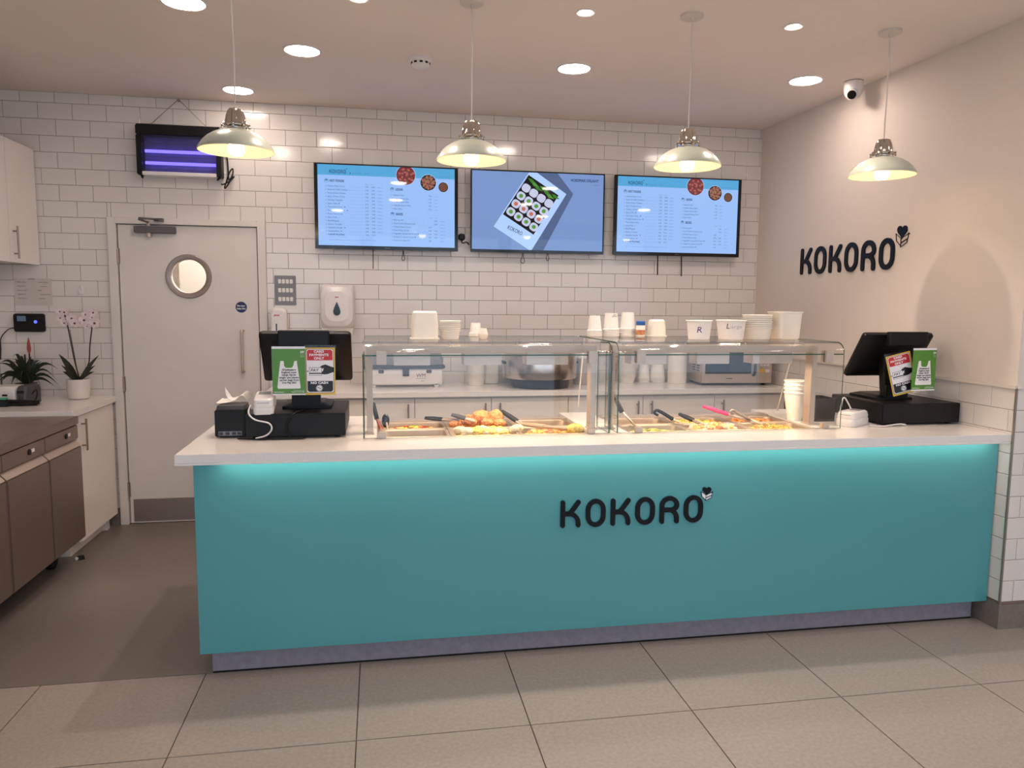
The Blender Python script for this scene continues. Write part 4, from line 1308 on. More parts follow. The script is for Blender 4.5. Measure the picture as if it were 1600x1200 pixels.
card_sign('red and black card payment notice hanging tilted on the right till terminal', (-0.256, -2.028, 1.188), rot=math.radians(-8), roll=math.radians(-15), w=0.126, h=0.205)

# receipt printer, payment terminals, cables
t = thing('receipt_printer', 'black receipt printer at the left end of the worktop', 'printer', (-3.452, -1.96, CZ))
b = new(); add_box(b, -3.520, -3.396, -2.048, -1.89, CZ + 0.006, 1.058, 0.004); obj('body', b, 'black_plastic', t)
b = new(); add_loft(b, [(0.118, 0.13, 0.01, 0), (0.112, 0.12, 0.012, 0.016), (0.09, 0.09, 0.012, 0.020)], -3.458, -1.968, 1.058); obj('lid', b, 'dark_grey', t)
box_part('port_panel', t, 'mid_grey', -3.505, -3.41, -2.0495, -2.0482, CZ + 0.012, CZ + 0.030, label='grey panel of sockets')
for px in (-3.495, -3.468, -3.442, -3.420):
    box_part('socket', t, 'black_gloss', px - 0.008, px + 0.008, -2.0505, -2.0497, CZ + 0.015, CZ + 0.027)
b = new()
pp = smooth_path([(-3.40, -1.95, 1.085), (-3.42, -1.97, 1.112), (-3.45, -2.0, 1.092), (-3.50, -2.01, 1.083), (-3.52, -2.0, 1.084)], 6)
for i in range(len(pp) - 1):
    a, c = pp[i], pp[i + 1]
    q = [b.verts.new(v) for v in (a, a + Vector((0.012, 0.07, 0.012)), c + Vector((0.012, 0.07, 0.012)), c)]
    b.faces.new(q)
pp = smooth_path([(-3.47, -1.98, 1.095), (-3.485, -1.97, 1.115), (-3.490, -1.96, 1.150)], 5)
for i in range(len(pp) - 1):
    a, c = pp[i], pp[i + 1]
    k = 0.05 * (1 - i / len(pp))
    k2 = 0.05 * (1 - (i + 1) / len(pp))
    b.faces.new([b.verts.new(v) for v in (a, a + Vector((k, 0.0, -0.012)), c + Vector((k2, 0.0, -0.012)), c)])
bmesh.ops.remove_doubles(b, verts=b.verts, dist=1e-5)
bmesh.ops.solidify(b, geom=b.faces[:], thickness=0.0008)
obj('receipt_paper', b, 'paper', t, label='curl of white receipt paper')

def terminal(label, loc, rot, rx):
    t = thing('card_reader', label, 'card reader', loc, rot, rx=rx)
    b = new(); add_loft(b, [(0.078, 0.15, 0.014, 0.0), (0.084, 0.156, 0.016, 0.010), (0.084, 0.156, 0.016, 0.026), (0.080, 0.15, 0.016, 0.032)]); obj('lower_case', b, 'white_plastic', t, local=True)
    b = new(); add_loft(b, [(0.080, 0.150, 0.016, 0.0325), (0.082, 0.152, 0.016, 0.040), (0.076, 0.140, 0.016, 0.056), (0.066, 0.126, 0.014, 0.060)]); obj('upper_case', b, 'white_plastic', t, local=True)
    b = new(); add_box(b, -0.024, 0.024, -0.0735, -0.0725, 0.042, 0.048); obj('card_slot', b, 'dark_grey', t, local=True)
    b = new(); add_loft(b, [(0.050, 0.045, 0.004, 0.0602), (0.050, 0.045, 0.004, 0.0612)], 0, 0.03, 0); obj('reader_screen', b, 'mid_grey', t, local=True)
    b = new(); add_lathe(b, [(0.010, -0.0755), (0.010, -0.0745)], 0, 0, 0.020, 14, 'y', cap=True); obj('badge', b, 'mid_grey', t, local=True)
    return t
terminal('white card reader propped upright on the left cash drawer', (-3.318, -2.010, 1.0465), 0.05, math.radians(9))
bpy.data.objects['card_reader'].scale = (1.02, 1.0, 1.22)
terminal('white card reader lying on the worktop in front of the right till', (-0.525, -2.045, CZ + 0.0006), math.radians(-58), 0).scale = (1.12, 1.12, 1.2)
b = new(); add_tube(b, smooth_path([(-3.365, -2.085, 1.085), (-3.372, -2.10, 1.052), (-3.345, -2.112, 1.025), (-3.29, -2.116, 1.010), (-3.278, -2.116, 0.985), (-3.300, -2.112, 0.958), (-3.345, -2.108, 0.944)], 6), 0.0035, 8)
single('white_cable', b, 'white_plastic', 'white cable looping from the propped card reader over the left cash drawer', 'cable', (-3.33, -2.1, 0.944))
b = new(); add_tube(b, smooth_path([(-3.15, -1.99, 1.050), (-3.17, -2.06, 1.052), (-3.205, -2.10, 1.030), (-3.22, -2.106, 0.985), (-3.20, -2.11, 0.944), (-3.14, -2.12, 0.943), (-3.19, -2.125, 0.943), (-3.30, -2.12, 0.942), (-3.42, -2.09, 0.942)], 6), 0.003, 8)
single('black_cable', b, 'black_plastic', 'black cable hanging down the front of the left cash drawer', 'cable', (-3.2, -2.1, 0.942))
b = new(); add_tube(b, smooth_path([(-0.47, -2.10, 0.942), (-0.42, -2.13, 0.942), (-0.36, -2.115, 0.945), (-0.30, -2.11, 0.948), (-0.28, -2.115, 0.942), (-0.29, -2.10, 0.942)], 6), 0.003, 8)
single('white_cable', b, 'white_plastic', 'white cable lying in front of the right cash drawer', 'cable', (-0.36, -2.11, 0.942))
b = new(); add_tube(b, smooth_path([(-0.56, -1.99, 0.975), (-0.535, -1.97, 1.05), (-0.520, -1.965, 1.063), (-0.505, -1.97, 1.04), (-0.49, -2.0, 0.985)], 6), 0.0035, 8)
single('white_cable', b, 'white_plastic', 'short white cable arching behind the flat card reader', 'cable', (-0.52, -1.98, 0.975))

# ================================================================== RAISED LETTERING
def letter_bm(ch, x, z, w, h, s, y0, y1):
    # s = stroke half width; the glyph box is w by h
    b = new()
    l, r, bt, tp = x + s, x + w - s, z + s, z + h - s
    if ch == 'O':
        rx = (r - l) / 2; ry = rx * 1.12
        cxm = (l + r) / 2
        pts = arc(cxm, tp - ry, rx, ry, 180, 0, 12) + arc(cxm, bt + ry, rx, ry, 0, -180, 12)
        add_ribbon(b, pts, s, y0, y1, True)
    elif ch == 'K':
        mid = z + h * 0.50
        add_ribbon(b, [(l, bt), (l, tp)], s, y0, y1)
        add_ribbon(b, [(l, mid), (l + (r - l) * 0.45, mid), (r, tp)], s, y0 - 0.0003, y1)
        add_ribbon(b, [(l, mid)] + arc(l + (r - l) * 0.42, mid - (r - l) * 0.62, (r - l) * 0.58, (r - l) * 0.62, 90, 0, 8) + [(r, bt)], s, y0 - 0.0006, y1)
    elif ch == 'R':
        mid = z + h * 0.50
        cxm = (l + r) / 2
        rx = (r - l) / 2
        hh = tp - mid
        add_ribbon(b, [(l, bt), (l, tp - hh * 0.6)] + arc(cxm, tp - hh * 0.6, rx, hh * 0.6, 180, 0, 14)[1:] + arc(r - rx * 0.8, mid + hh * 0.4, rx * 0.8, hh * 0.4, 0, -90, 7)[1:], s, y0, y1)
        add_ribbon(b, [(l, mid), (r - rx * 0.7, mid)], s, y0 - 0.0003, y1)
        add_ribbon(b, [(cxm - rx * 0.5, mid)] + arc(l + (r - l) * 0.42, mid - (r - l) * 0.55, (r - l) * 0.58, (r - l) * 0.55, 90, 0, 8) + [(r, bt)], s, y0 - 0.0006, y1)
    return b
def heart_poly(cx, cz, s, skew=0.0):
    out = []
    for i in range(28):
        t = 2 * PI * i / 28
        hx = 16 * math.sin(t) ** 3; hz = 13 * math.cos(t) - 5 * math.cos(2 * t) - 2 * math.cos(3 * t) - math.cos(4 * t)
        out.append((cx + hx / 17 * s, cz + hz / 17 * s + skew * hx / 17 * s))
    return out
def logo(label, parent_loc, rot, width, height, ix, iz, isz, filled):
    t = thing('shop_lettering', label, 'lettering', parent_loc, rot)
    w = width / 5.22 * 0.71; g = width / 5.22 * 0.192
    for i, ch in enumerate('KOKORO'):
        x = i * (w + g)
        ov = 0.012 * height if ch != 'K' else 0
        obj('letter', letter_bm(ch, x, -ov, w, height + 2 * ov, 0.081 * height, -0.010, -0.0006), 'letter_black', t, local=True)
    s = isz
    y0, y1 = -0.006, -0.0006
    faces = [[(ix - 0.50 * s, iz + 0.10 * s), (ix - 0.06 * s, iz - 0.20 * s), (ix - 0.06 * s, iz - 0.62 * s), (ix - 0.42 * s, iz - 0.32 * s)],
             [(ix - 0.06 * s, iz - 0.20 * s), (ix + 0.52 * s, iz + 0.02 * s), (ix + 0.50 * s, iz - 0.22 * s), (ix - 0.06 * s, iz - 0.44 * s)],
             [(ix - 0.06 * s, iz - 0.48 * s), (ix + 0.46 * s, iz - 0.26 * s), (ix + 0.44 * s, iz - 0.44 * s), (ix - 0.06 * s, iz - 0.68 * s)]]
    if filled:
        b = new()
        for f in faces: add_prism(b, f, -0.004, y1)
        obj('box_face', b, 'white_print', t, local=True, label='white box of the emblem')
    b = new()
    for f in faces: add_ribbon(b, f, 0.012 * s if not filled else 0.02 * s, -0.0046, y1, True)
    obj('box_outline', b, 'letter_black', t, local=True)
    b = new(); add_prism(b, heart_poly(ix + 0.02 * s, iz + 0.20 * s, 0.44 * s, -0.04), y0, y1); obj('heart', b, 'letter_black', t, local=True)
    b = new(); add_prism(b, [(ix + 0.50 * s, iz + 0.02 * s), (ix + 0.66 * s, iz - 0.02 * s), (ix + 0.56 * s, iz + 0.08 * s)], y0, y1); obj('box_tab', b, 'letter_black', t, local=True)
    return t
logo('black raised shop-name lettering on the turquoise counter front', (-2.074, -2.3302, 0.569), 0, 0.644, 0.120, 0.660, 0.130, 0.050, True)
lw = RW(0.600, 0.0022, 1.733)
logo('black raised shop-name lettering on the plain right wall', tuple(lw), WA, 0.928, 0.176, 0.978, 0.186, 0.098, False)

# ================================================================== MENU SCREENS
TZ0, TZ1 = 1.878, 2.444
def tv(x0, x1, label, kind):
    t = thing('menu_screen', label, 'screen', ((x0 + x1) / 2, -0.08, TZ0), 0, 'menu screens on the tiled wall')
    Wd, Hd = x1 - x0, TZ1 - TZ0
    y = -0.08
    b = new()
    add_box(b, x0, x1, y + 0.002, y + 0.022, TZ0, TZ1, 0.003)
    add_box(b, x0 + 0.12, x1 - 0.12, y + 0.022, y + 0.045, TZ0 + 0.08, TZ1 - 0.12, 0.006)
    obj('back_case', b, 'black_plastic', t)
    b = new()
    sd, tb, bb = (0.023, 0.008, 0.024) if kind == 'menu' else (0.009, 0.008, 0.020)
    for q in ((x0, x0 + sd, TZ0, TZ1), (x1 - sd, x1, TZ0, TZ1), (x0 + sd, x1 - sd, TZ1 - tb, TZ1), (x0 + sd, x1 - sd, TZ0, TZ0 + bb)):
        add_box(b, q[0], q[1], y - 0.002, y + 0.002, q[2], q[3])
    obj('bezel', b, 'black_gloss', t)
    box_part('wall_bracket', t, 'black_plastic', (x0 + x1) / 2 - 0.2, (x0 + x1) / 2 + 0.2, y + 0.045, 0.0, TZ0 + 0.2, TZ0 + 0.4)
    sx0, sx1, sz0, sz1 = x0 + sd, x1 - sd, TZ0 + bb, TZ1 - tb
    P = lambda u, v: (x0 + u * Wd, TZ0 + v * Hd)
    def quad(bm, pts, yy, mi=0):
        bm.faces.new([bm.verts.new((p[0], yy, p[1])) for p in pts]).material_index = mi
    b = new()
    pn = obj('display_panel', (quad(b, [(sx0, sz0), (sx1, sz0), (sx1, sz1), (sx0, sz1)], y + 0.001), b)[1], 'screen_blue' if kind == 'menu' else 'screen_grey', t)
    if kind == 'menu':
        b = new(); quad(b, [(sx0, TZ0 + 0.865 * Hd), (sx1, TZ0 + 0.865 * Hd), (sx1, sz1), (sx0, sz1)], y + 0.0005); obj('header_band', b, 'screen_band', pn)
        ink, ink2 = new(), new()
        yy = y - 0.0001
        def T(bm, s, u, v, h, wu=None, al='l', bold=0.0):
            add_text(bm, s, *P(u, v), h * Hd, yy, None if wu is None else wu * Wd, al, bold=bold)
        gw = 0.112 * Wd / 5.22
        for i, ch in enumerate('KOKORO'):
            p = P(0.104, 0.884)
            lb = letter_bm(ch, p[0] + i * gw * 0.902, p[1], gw * 0.71, 0.046 * Hd, 0.0017, yy - 0.0001, yy)
            tm = bpy.data.meshes.new('tmp'); lb.to_mesh(tm); lb.free(); ink.from_mesh(tm); bpy.data.meshes.remove(tm)
        quad(ink, [P(a, c) for a, c in heart_poly(0.222, 0.94, 0.006)], yy)
        T(ink2, 'Favourites    Spicy', 0.262, 0.885, 0.02, 0.115)
        quad(ink, [P(0.243, 0.885), P(0.250, 0.885), P(0.250, 0.898), P(0.243, 0.898)], yy)
        T(ink2, 'Please ask for allergen information', 0.945, 0.885, 0.011, 0.11, 'r')
        left = ['Chicken Katsu Curry', 'Sweet & Chilli Chicken', 'Sweet & Sour Chicken', 'Spicy Chicken Curry', 'Chicken Teriyaki', 'Spicy Tofu', 'Tofu Katsu Curry', 'Pumpkin Katsu Curry', 'Prawn Katsu Curry', 'Spicy Pork', 'Beef Bulgogi', 'Salmon Teriyaki', 'Vegetable Noodle', 'Steamed Rice', 'KOKORO Mix & Match']
        pr = [('7.25', '8.45'), ('7.25', '8.45'), ('7.45', '8.45'), ('7.25', '8.45'), ('7.25', '8.45'), ('6.75', '7.95'), ('6.75', '7.95'), ('6.75', '7.95'), ('6.75', '7.95'), ('7.75', '8.95'), ('7.75', '8.95'), ('7.95', '9.15'), ('4.45', '5.95'), ('3.45', '4.65'), ('7.95', '9.15')]
        T(ink, 'HOT FOODS', 0.104, 0.785, 0.028, 0.098, bold=0.0010)
        T(ink2, 'Reg     Lrg', 0.347, 0.765, 0.010, 0.06)
        for i, s in enumerate(left):
            v = 0.729 - 0.0405 * i
            T(ink, s, 0.090, v, 0.018, 0.0062 * len(s), bold=0.0005 if i == 14 else 0)
            quad(ink, [P(0.076, v + 0.004), P(0.080, v + 0.004), P(0.080, v + 0.010), P(0.076, v + 0.010)], yy)
            T(ink, pr[i][0], 0.347, v, 0.017, 0.022); T(ink, pr[i][1], 0.392, v, 0.017, 0.022)
            if i < 14: T(ink2, '600/800kcal', 0.430, v, 0.010, 0.036)
            if i in (5, 6, 7, 12, 13):
                quad(ink, [P(a, c) for a, c in ((0.105 + 0.0062 * len(s), v + 0.002), (0.112 + 0.0062 * len(s), v + 0.013), (0.100 + 0.0062 * len(s), v + 0.013))], yy)
            if i in (1, 5, 9):
                quad(ink, [P(a, c) for a, c in ((0.098 + 0.0062 * len(s), v), (0.101 + 0.0062 * len(s), v), (0.104 + 0.0062 * len(s), v + 0.014))], yy)
            quad(ink2, [P(0.24, v + 0.003), P(0.335, v + 0.003), P(0.335, v + 0.0042), P(0.24, v + 0.0042)], yy)
        T(ink2, 'Choose any two of the hot foods above', 0.098, 0.140, 0.009, 0.12)
        T(ink2, 'ALL HOT FOOD dishes (Curry and Noodle) can be served with steamed rice or noodle', 0.095, 0.103, 0.011, 0.325)
        T(ink, 'UDON', 0.558, 0.708, 0.028, 0.048, bold=0.0010)
        for i, s in enumerate(['Seafood Udon', 'Chicken Katsu Udon', 'Chicken Gyoza Udon', 'Vegetable Gyoza Udon', 'Katsu Udon']):
            v = 0.647 - 0.040 * i
            T(ink, s, 0.543, v, 0.017, 0.0060 * len(s)); T(ink, ('7.95', '7.75', '7.75', '7.75', '6.75')[i], 0.790, v, 0.016, 0.020); T(ink2, '700kcal', 0.830, v, 0.009, 0.024)
            quad(ink, [P(0.530, v + 0.004), P(0.534, v + 0.004), P(0.534, v + 0.010), P(0.530, v + 0.010)], yy)
        T(ink, 'SIDES', 0.559, 0.416, 0.028, 0.048, bold=0.0010)
        T(ink2, 'Reg     Lrg', 0.795, 0.392, 0.009, 0.055)
        for i, s in enumerate(['Miso Soup', 'Fried Chicken Gyoza (5 pcs)', 'Chicken Katsu (2 pcs)', 'Prawn Katsu (3 pcs)', 'Vegetable Spring Roll (4 pcs)', 'Pumpkin Croquette (3 pcs)', 'Katsu Curry Sauce']):
            v = 0.352 - 0.0402 * i
            T(ink, s, 0.543, v, 0.017, 0.0056 * len(s))
            if i > 1: T(ink, ('', '', '3.95', '3.95', '3.95', '3.95', '2.00')[i], 0.790, v, 0.016, 0.020)
            if i < 2 or 2 < i < 6: T(ink, ('2.45', '5.25', '', '5.95', '5.95', '5.95', '')[i], 0.830, v, 0.016, 0.020)
            T(ink2, '60kcal', 0.875, v, 0.009, 0.030)
            quad(ink, [P(0.530, v + 0.004), P(0.534, v + 0.004), P(0.534, v + 0.010), P(0.530, v + 0.010)], yy)
            if i in (0, 4, 5, 6):
                e = 0.553 + 0.0056 * len(s)
                quad(ink, [P(e, v + 0.002), P(e + 0.006, v + 0.013), P(e - 0.006, v + 0.013)], yy)
        for o in (obj('menu_words', ink, 'screen_ink', pn), obj('menu_fine_print', ink2, 'screen_ink2', pn)): o['kind'] = 'stuff'
        for u, v in ((0.083, 0.798), (0.534, 0.722), (0.535, 0.430)):
            b = new(); c = P(u, v)
            b.faces.new([b.verts.new((a, yy, d)) for a, d in disc_poly(c[0], c[1], 0.0125, 20)])
            bd = obj('menu_badge', b, 'screen_badge', pn)
            b = new(); b.faces.new([b.verts.new((a, yy - 0.0003, d)) for a, d in disc_poly(c[0], c[1] - 0.002, 0.0095, 20)])
            b.faces.new([b.verts.new((a, yy - 0.0006, d)) for a, d in heart_poly(c[0], c[1] + 0.002, 0.005)]).material_index = 1
            o = obj('menu_badge_mark', b, ['screen_blue', 'screen_ink'], pn)
        for (u, v, r, rim, base, bits) in ((0.630, 0.893, 0.064, 'screen_card', 'screen_red', ['screen_meat', 'screen_red', 'screen_brown']), (0.788, 0.815, 0.053, 'screen_card', 'screen_dark', ['screen_tan', 'screen_meat', 'screen_brown']), (0.895, 0.767, 0.033, 'screen_card', 'screen_dark', ['screen_sauce'])):
            c = P(u, v)
            def clip(pts):
                return [(a, min(d, sz1)) for a, d in pts]
            b = new(); b.faces.new([b.verts.new((a, yy, d)) for a, d in clip(disc_poly(c[0], c[1], r + 0.003, 32))])
            pic = obj('dish_picture', b, rim, pn)
            b = new(); mats = [base] + bits
            b.faces.new([b.verts.new((a, yy - 0.0003, d)) for a, d in clip(disc_poly(c[0], c[1], r, 32))])
            if len(bits) == 1:
                b.faces.new([b.verts.new((a, yy - 0.0006, d)) for a, d in disc_poly(c[0], c[1], r * 0.86, 32)]).material_index = 1
            else:
                for k in range(46):
                    a = k * 2.4; rr = r * 0.86 * math.sqrt((k + 0.5) / 46)
                    ex, ez = c[0] + rr * math.cos(a), c[1] + rr * math.sin(a)
                    sz = r * 0.15
                    if ez + sz > sz1 - 0.002: continue
                    pl_ = [(ex + sz * random.uniform(0.7, 1.3) * math.cos(q) , ez + sz * random.uniform(0.6, 1.1) * math.sin(q)) for q in [2 * PI * j / 7 for j in range(7)]]
                    b.faces.new([b.verts.new((p[0], yy - 0.0005 - 0.00001 * k, p[1])) for p in pl_]).material_index = 1 + k % len(bits)
            obj('dish', b, mats, pn)
    else:
        # sushi box advert
        b = new(); quad(b, [P(0.487, 0.986), P(0.640, 0.986), P(0.760, 0.74), P(0.54, 0.034), P(0.452, 0.034), P(0.708, 0.737)], y + 0.0004); obj('box_shadow', b, 'screen_shadow', pn)
        b = new(); quad(b, [P(0.425, 0.984), P(0.487, 0.984), P(0.708, 0.737), P(0.452, 0.037), P(0.432, 0.037), P(0.168, 0.315)], y - 0.0001); obj('sushi_box', b, 'screen_card', pn)
        A, Bq, Dq = Vector(P(0.423, 0.954)), Vector(P(0.649, 0.718)), Vector(P(0.236, 0.466))
        Cq = Vector(P(0.465, 0.226))
        def G(s, tt):
            return (A * (1 - s) + Bq * s) * (1 - tt) + (Dq * (1 - s) + Cq * s) * tt
        b = new(); quad(b, [A, Bq, Cq, Dq], y - 0.0004); tray = obj('sushi_tray', b, 'screen_dark', pn)
        b = new()
        for k in range(7):
            c = G(0.15 + 0.13 * k, 0.06 + 0.03 * (k % 3)); dirv = (Bq - A).normalized()
            pts = [c + dirv * 0.04, c + Vector((-dirv.y, dirv.x)) * 0.010, c - dirv * 0.03, c - Vector((-dirv.y, dirv.x)) * 0.014]
            b.faces.new([b.verts.new((p.x, y - 0.0007 - 0.00002 * k, p.y)) for p in pts]).material_index = k % 2
        obj('sushi_leaf', b, ['screen_leaf', 'screen_green'], tray)
        roll_mats = ['screen_rice', 'screen_green', 'screen_salmon']
        e1 = (Bq - A); e2 = (Dq - A)
        for row in range(4):
            for col in range(4):
                c = G(0.14 + 0.25 * col, 0.26 + 0.20 * row)
                b = new()
                d1 = e1.normalized(); d2 = e2.normalized()
                b.faces.new([b.verts.new(((c + d1 * u + d2 * v).x, y - 0.0008, (c + d1 * u + d2 * v).y)) for u, v in rrect(0.060, 0.057, 0.022, 4)])
                mi = (0, 1, 2, 1)[row]
                if mi:
                    b.faces.new([b.verts.new(((c + d1 * u + d2 * v).x, y - 0.0011, (c + d1 * u + d2 * v).y)) for u, v in disc_poly(0, 0, 0.015, 8)]).material_index = mi
                obj('sushi_roll', b, roll_mats, tray)
        b = new()
        add_text(b, 'HOSOMAKI DELIGHT', *P(0.740, 0.893), 0.034 * Hd, y - 0.0001, 0.212 * Wd, bold=0.0012)
        add_text(b, '16 pcs', *P(0.952, 0.856), 0.012 * Hd, y - 0.0001, 0.034 * Wd, 'r')
        u = Vector(P(0.392, 0.225)) - Vector(P(0.281, 0.310))
        add_text(b, 'KOKORO', *P(0.268, 0.292), 0.050 * Hd, y - 0.0004, u.length * 0.95, rot=math.atan2(u.y, u.x), bold=0.0006)
        obj('advert_words', b, 'screen_ink', pn)
    b = new(); add_text(b, 'Hisense', (x0 + x1) / 2, TZ0 + 0.008, 0.007, y - 0.0026, 0.032, 'c'); obj('maker_mark', b, 'mid_grey', t)
    return t
t1 = tv(*TVS[0], 'wall menu screen listing hot foods, leftmost of three', 'menu')
t2 = tv(*TVS[1], 'wall screen showing a sushi box advert, between the two menus', 'advert')
t3 = tv(*TVS[2], 'wall menu screen listing hot foods, nearest the right wall', 'menu')
def hang(par, pts, r=0.003):
    tube_part('pull_cord', par, 'black_plastic', smooth_path(pts, 6) if len(pts) > 2 else pts, r, 6)
hang(t1, [(-2.863, -0.055, 1.90), (-2.864, -0.055, 1.75)])
def loopcord(par, x, z, w=0.010):
    hang(par, [(x - 0.003, -0.055, 1.90), (x - w * 0.3, -0.055, z + 0.045), (x - w, -0.055, z + 0.015), (x, -0.055, z), (x + w, -0.055, z + 0.015), (x + w * 0.4, -0.055, z + 0.045), (x + 0.003, -0.055, 1.90)], 0.0022)
loopcord(t1, -2.658, 1.808)
loopcord(t2, -1.815, 1.806, 0.014)
loopcord(t2, -1.634, 1.826, 0.010)
hang(t3, [(-0.805, -0.055, 1.90), (-0.803, -0.055, 1.738)], 0.0045)
hang(t3, [(-0.622, -0.055, 1.90), (-0.618, -0.055, 1.80), (-0.617, -0.055, 1.732)], 0.0045)
t = thing('wall_socket', 'white wall socket with a black plug between first and second screens', 'socket', (-2.236, 0, 1.96))
box_part('face_plate', t, 'white_plastic', -0.040, 0.040, -0.009, -0.0006, -0.043, 0.043, 0.003, local=True)
b = new(); add_loft(b, [(0.046, 0.046, 0.016, -0.0095), (0.046, 0.046, 0.016, -0.030), (0.034, 0.034, 0.012, -0.038)], -0.012, 0, 0.022, axis='y'); obj('plug', b, 'black_plastic', t, local=True)
tube_part('plug_cable', t, 'black_plastic', smooth_path([(-0.012, -0.03, 0.0), (-0.008, -0.03, -0.02), (0.02, -0.025, -0.012), (0.04, -0.02, -0.03)], 5), 0.004, 8, local=True)

# ================================================================== THINGS ON THE BACK WALL
t = thing('insect_killer', 'black electric insect killer with glowing violet tubes on the tiled wall', 'insect killer', (-4.09, -0.05, 2.32))
b = new()
add_box(b, -4.348, -3.832, -0.100, -0.006, 2.575, 2.640, 0.006)
add_box(b, -4.348, -4.318, -0.096, -0.006, 2.325, 2.575, 0.004)
add_box(b, -3.862, -3.832, -0.096, -0.006, 2.325, 2.575, 0.004)
obj('case', b, 'black_plastic', t)
box_part('back_sheet', t, 'zapper_back', -4.318, -3.862, -0.018, -0.008, 2.345, 2.575)
for z in (2.405, 2.480):
    b = new(); add_tube(b, [(-4.305, -0.050, z), (-3.875, -0.050, z)], 0.010, 12); obj('violet_tube', b, 'lamp_uv', t, label='glowing violet tube')
b = new()
for k in range(60):
    x = -4.312 + 0.444 * k / 59
    add_box(b, x - 0.0006, x + 0.0006, -0.0935, -0.0923, 2.350, 2.572)
for z in (2.36, 2.44, 2.52, 2.566):
    add_box(b, -4.316, -3.864, -0.0925, -0.0912, z - 0.0012, z + 0.0012)
o = obj('guard_grille', b, 'dark_grey', t); o['kind'] = 'stuff'
box_part('catch_tray', t, 'white_plastic', -4.316, -3.864, -0.098, -0.006, 2.322, 2.345, 0.003, label='white catch tray')
for x in (-4.330, -3.848):
    b = new(); add_tube(b, [(x, -0.06, 2.33), (x + (0.012 if x < -4 else -0.012), -0.085, 2.305)], [0.010, 0.006], 8); obj('foot', b, 'black_plastic', t)
for x in (-4.276, -3.915):
    tube_part('chain', t, 'bead_trim', [(x, -0.05, 2.638), (-4.10, -0.012, 2.822)], 0.0022, 6)
b = new(); add_cyl(b, (-4.10, -0.016, 2.816), 0.010, 0.015, 10, 'y'); obj('hook', b, 'bead_trim', t)
b = new(); add_tube(b, smooth_path([(-3.826, -0.02, 2.52), (-3.808, -0.02, 2.46), (-3.803, -0.02, 2.38), (-3.798, -0.03, 2.32), (-3.775, -0.03, 2.35), (-3.772, -0.03, 2.39), (-3.790, -0.035, 2.37), (-3.812, -0.035, 2.31), (-3.826, -0.035, 2.265), (-3.815, -0.035, 2.27), (-3.780, -0.035, 2.325), (-3.764, -0.035, 2.34), (-3.79, -0.04, 2.31), (-3.835, -0.04, 2.285), (-3.845, -0.04, 2.29)], 6), 0.0048, 8)
obj('power_cable', b, 'black_plastic', t, label='bundled black power cable')

t = thing('switch_panel', 'grey metal panel of twelve white switches beside the door', 'switch', (-3.457, 0, 1.596))
b = new(); add_box(b, -0.071, 0.071, -0.008, -0.0006, -0.100, 0.100, 0.003); obj('plate', b, 'mid_grey', t, local=True)
for r in range(3):
    for c in range(4):
        b = new(); add_box(b, -0.010, 0.010, -0.0125, -0.0078, -0.0145, 0.0145, 0.002)
        b.transform(Matrix.Translation((-0.036 + 0.0255 * c, 0, 0.060 - 0.060 * r)))
        obj('switch', b, 'white_plastic', t, local=True)
t = thing('soap_dispenser', 'small white soap dispenser under the switch panel', 'dispenser', (-3.497, 0, 1.36))
b = new(); add_loft(b, [(0.10, 0.23, 0.02, -0.0006), (0.112, 0.24, 0.03, -0.05), (0.108, 0.235, 0.035, -0.085), (0.085, 0.20, 0.035, -0.098)], 0, 0, 0, axis='y'); obj('cover', b, 'white_plastic', t, local=True)
b = new(); add_text(b, 'Jantex', -0.028, 0.062, 0.014, -0.0992, 0.036, slant=0.2, bold=0.0008); obj('maker_mark', b, 'red_print', t, local=True)
box_part('level_window', t, 'black_gloss', -0.016, -0.008, -0.1, -0.0975, -0.055, 0.010, local=True)
t = thing('towel_dispenser', 'white paper towel dispenser with black drop window on the tiled wall', 'dispenser', (-3.106, 0, 1.48))
b = new()
add_loft(b, [(0.225, 0.30, 0.02, -0.0006), (0.225, 0.30, 0.03, -0.06), (0.222, 0.292, 0.05, -0.13), (0.206, 0.26, 0.06, -0.165), (0.15, 0.20, 0.06, -0.180)], 0, 0, 0.01, n=6, axis='y')
obj('cover', b, 'white_plastic', t, local=True)
b = new(); add_loft(b, [(0.20, 0.10, 0.01, 0.0), (0.214, 0.12, 0.01, 0.045)], 0, -0.065, -0.180); obj('lower_tray', b, 'white_tub', t, local=True)
b = new()
drop = [(0.0, 0.062), (-0.008, 0.044), (-0.018, 0.020), (-0.024, -0.002), (-0.022, -0.016), (-0.012, -0.028), (0.0, -0.031), (0.012, -0.028), (0.022, -0.016), (0.024, -0.002), (0.018, 0.020), (0.008, 0.044)]
add_prism(b, [(u, v - 0.02) for u, v in drop], -0.1825, -0.1795)
obj('drop_window', b, 'black_gloss', t, local=True)
b = new(); add_text(b, 'Jantex', 0, 0.068, 0.010, -0.1806, 0.022, 'c', slant=0.2, bold=0.0006); obj('maker_mark', b, 'red_print', t, local=True)
b = new(); add_cyl(b, (0.0, -0.10, -0.150), 0.012, 0.014, 12); obj('paper_outlet', b, 'steel', t, local=True)

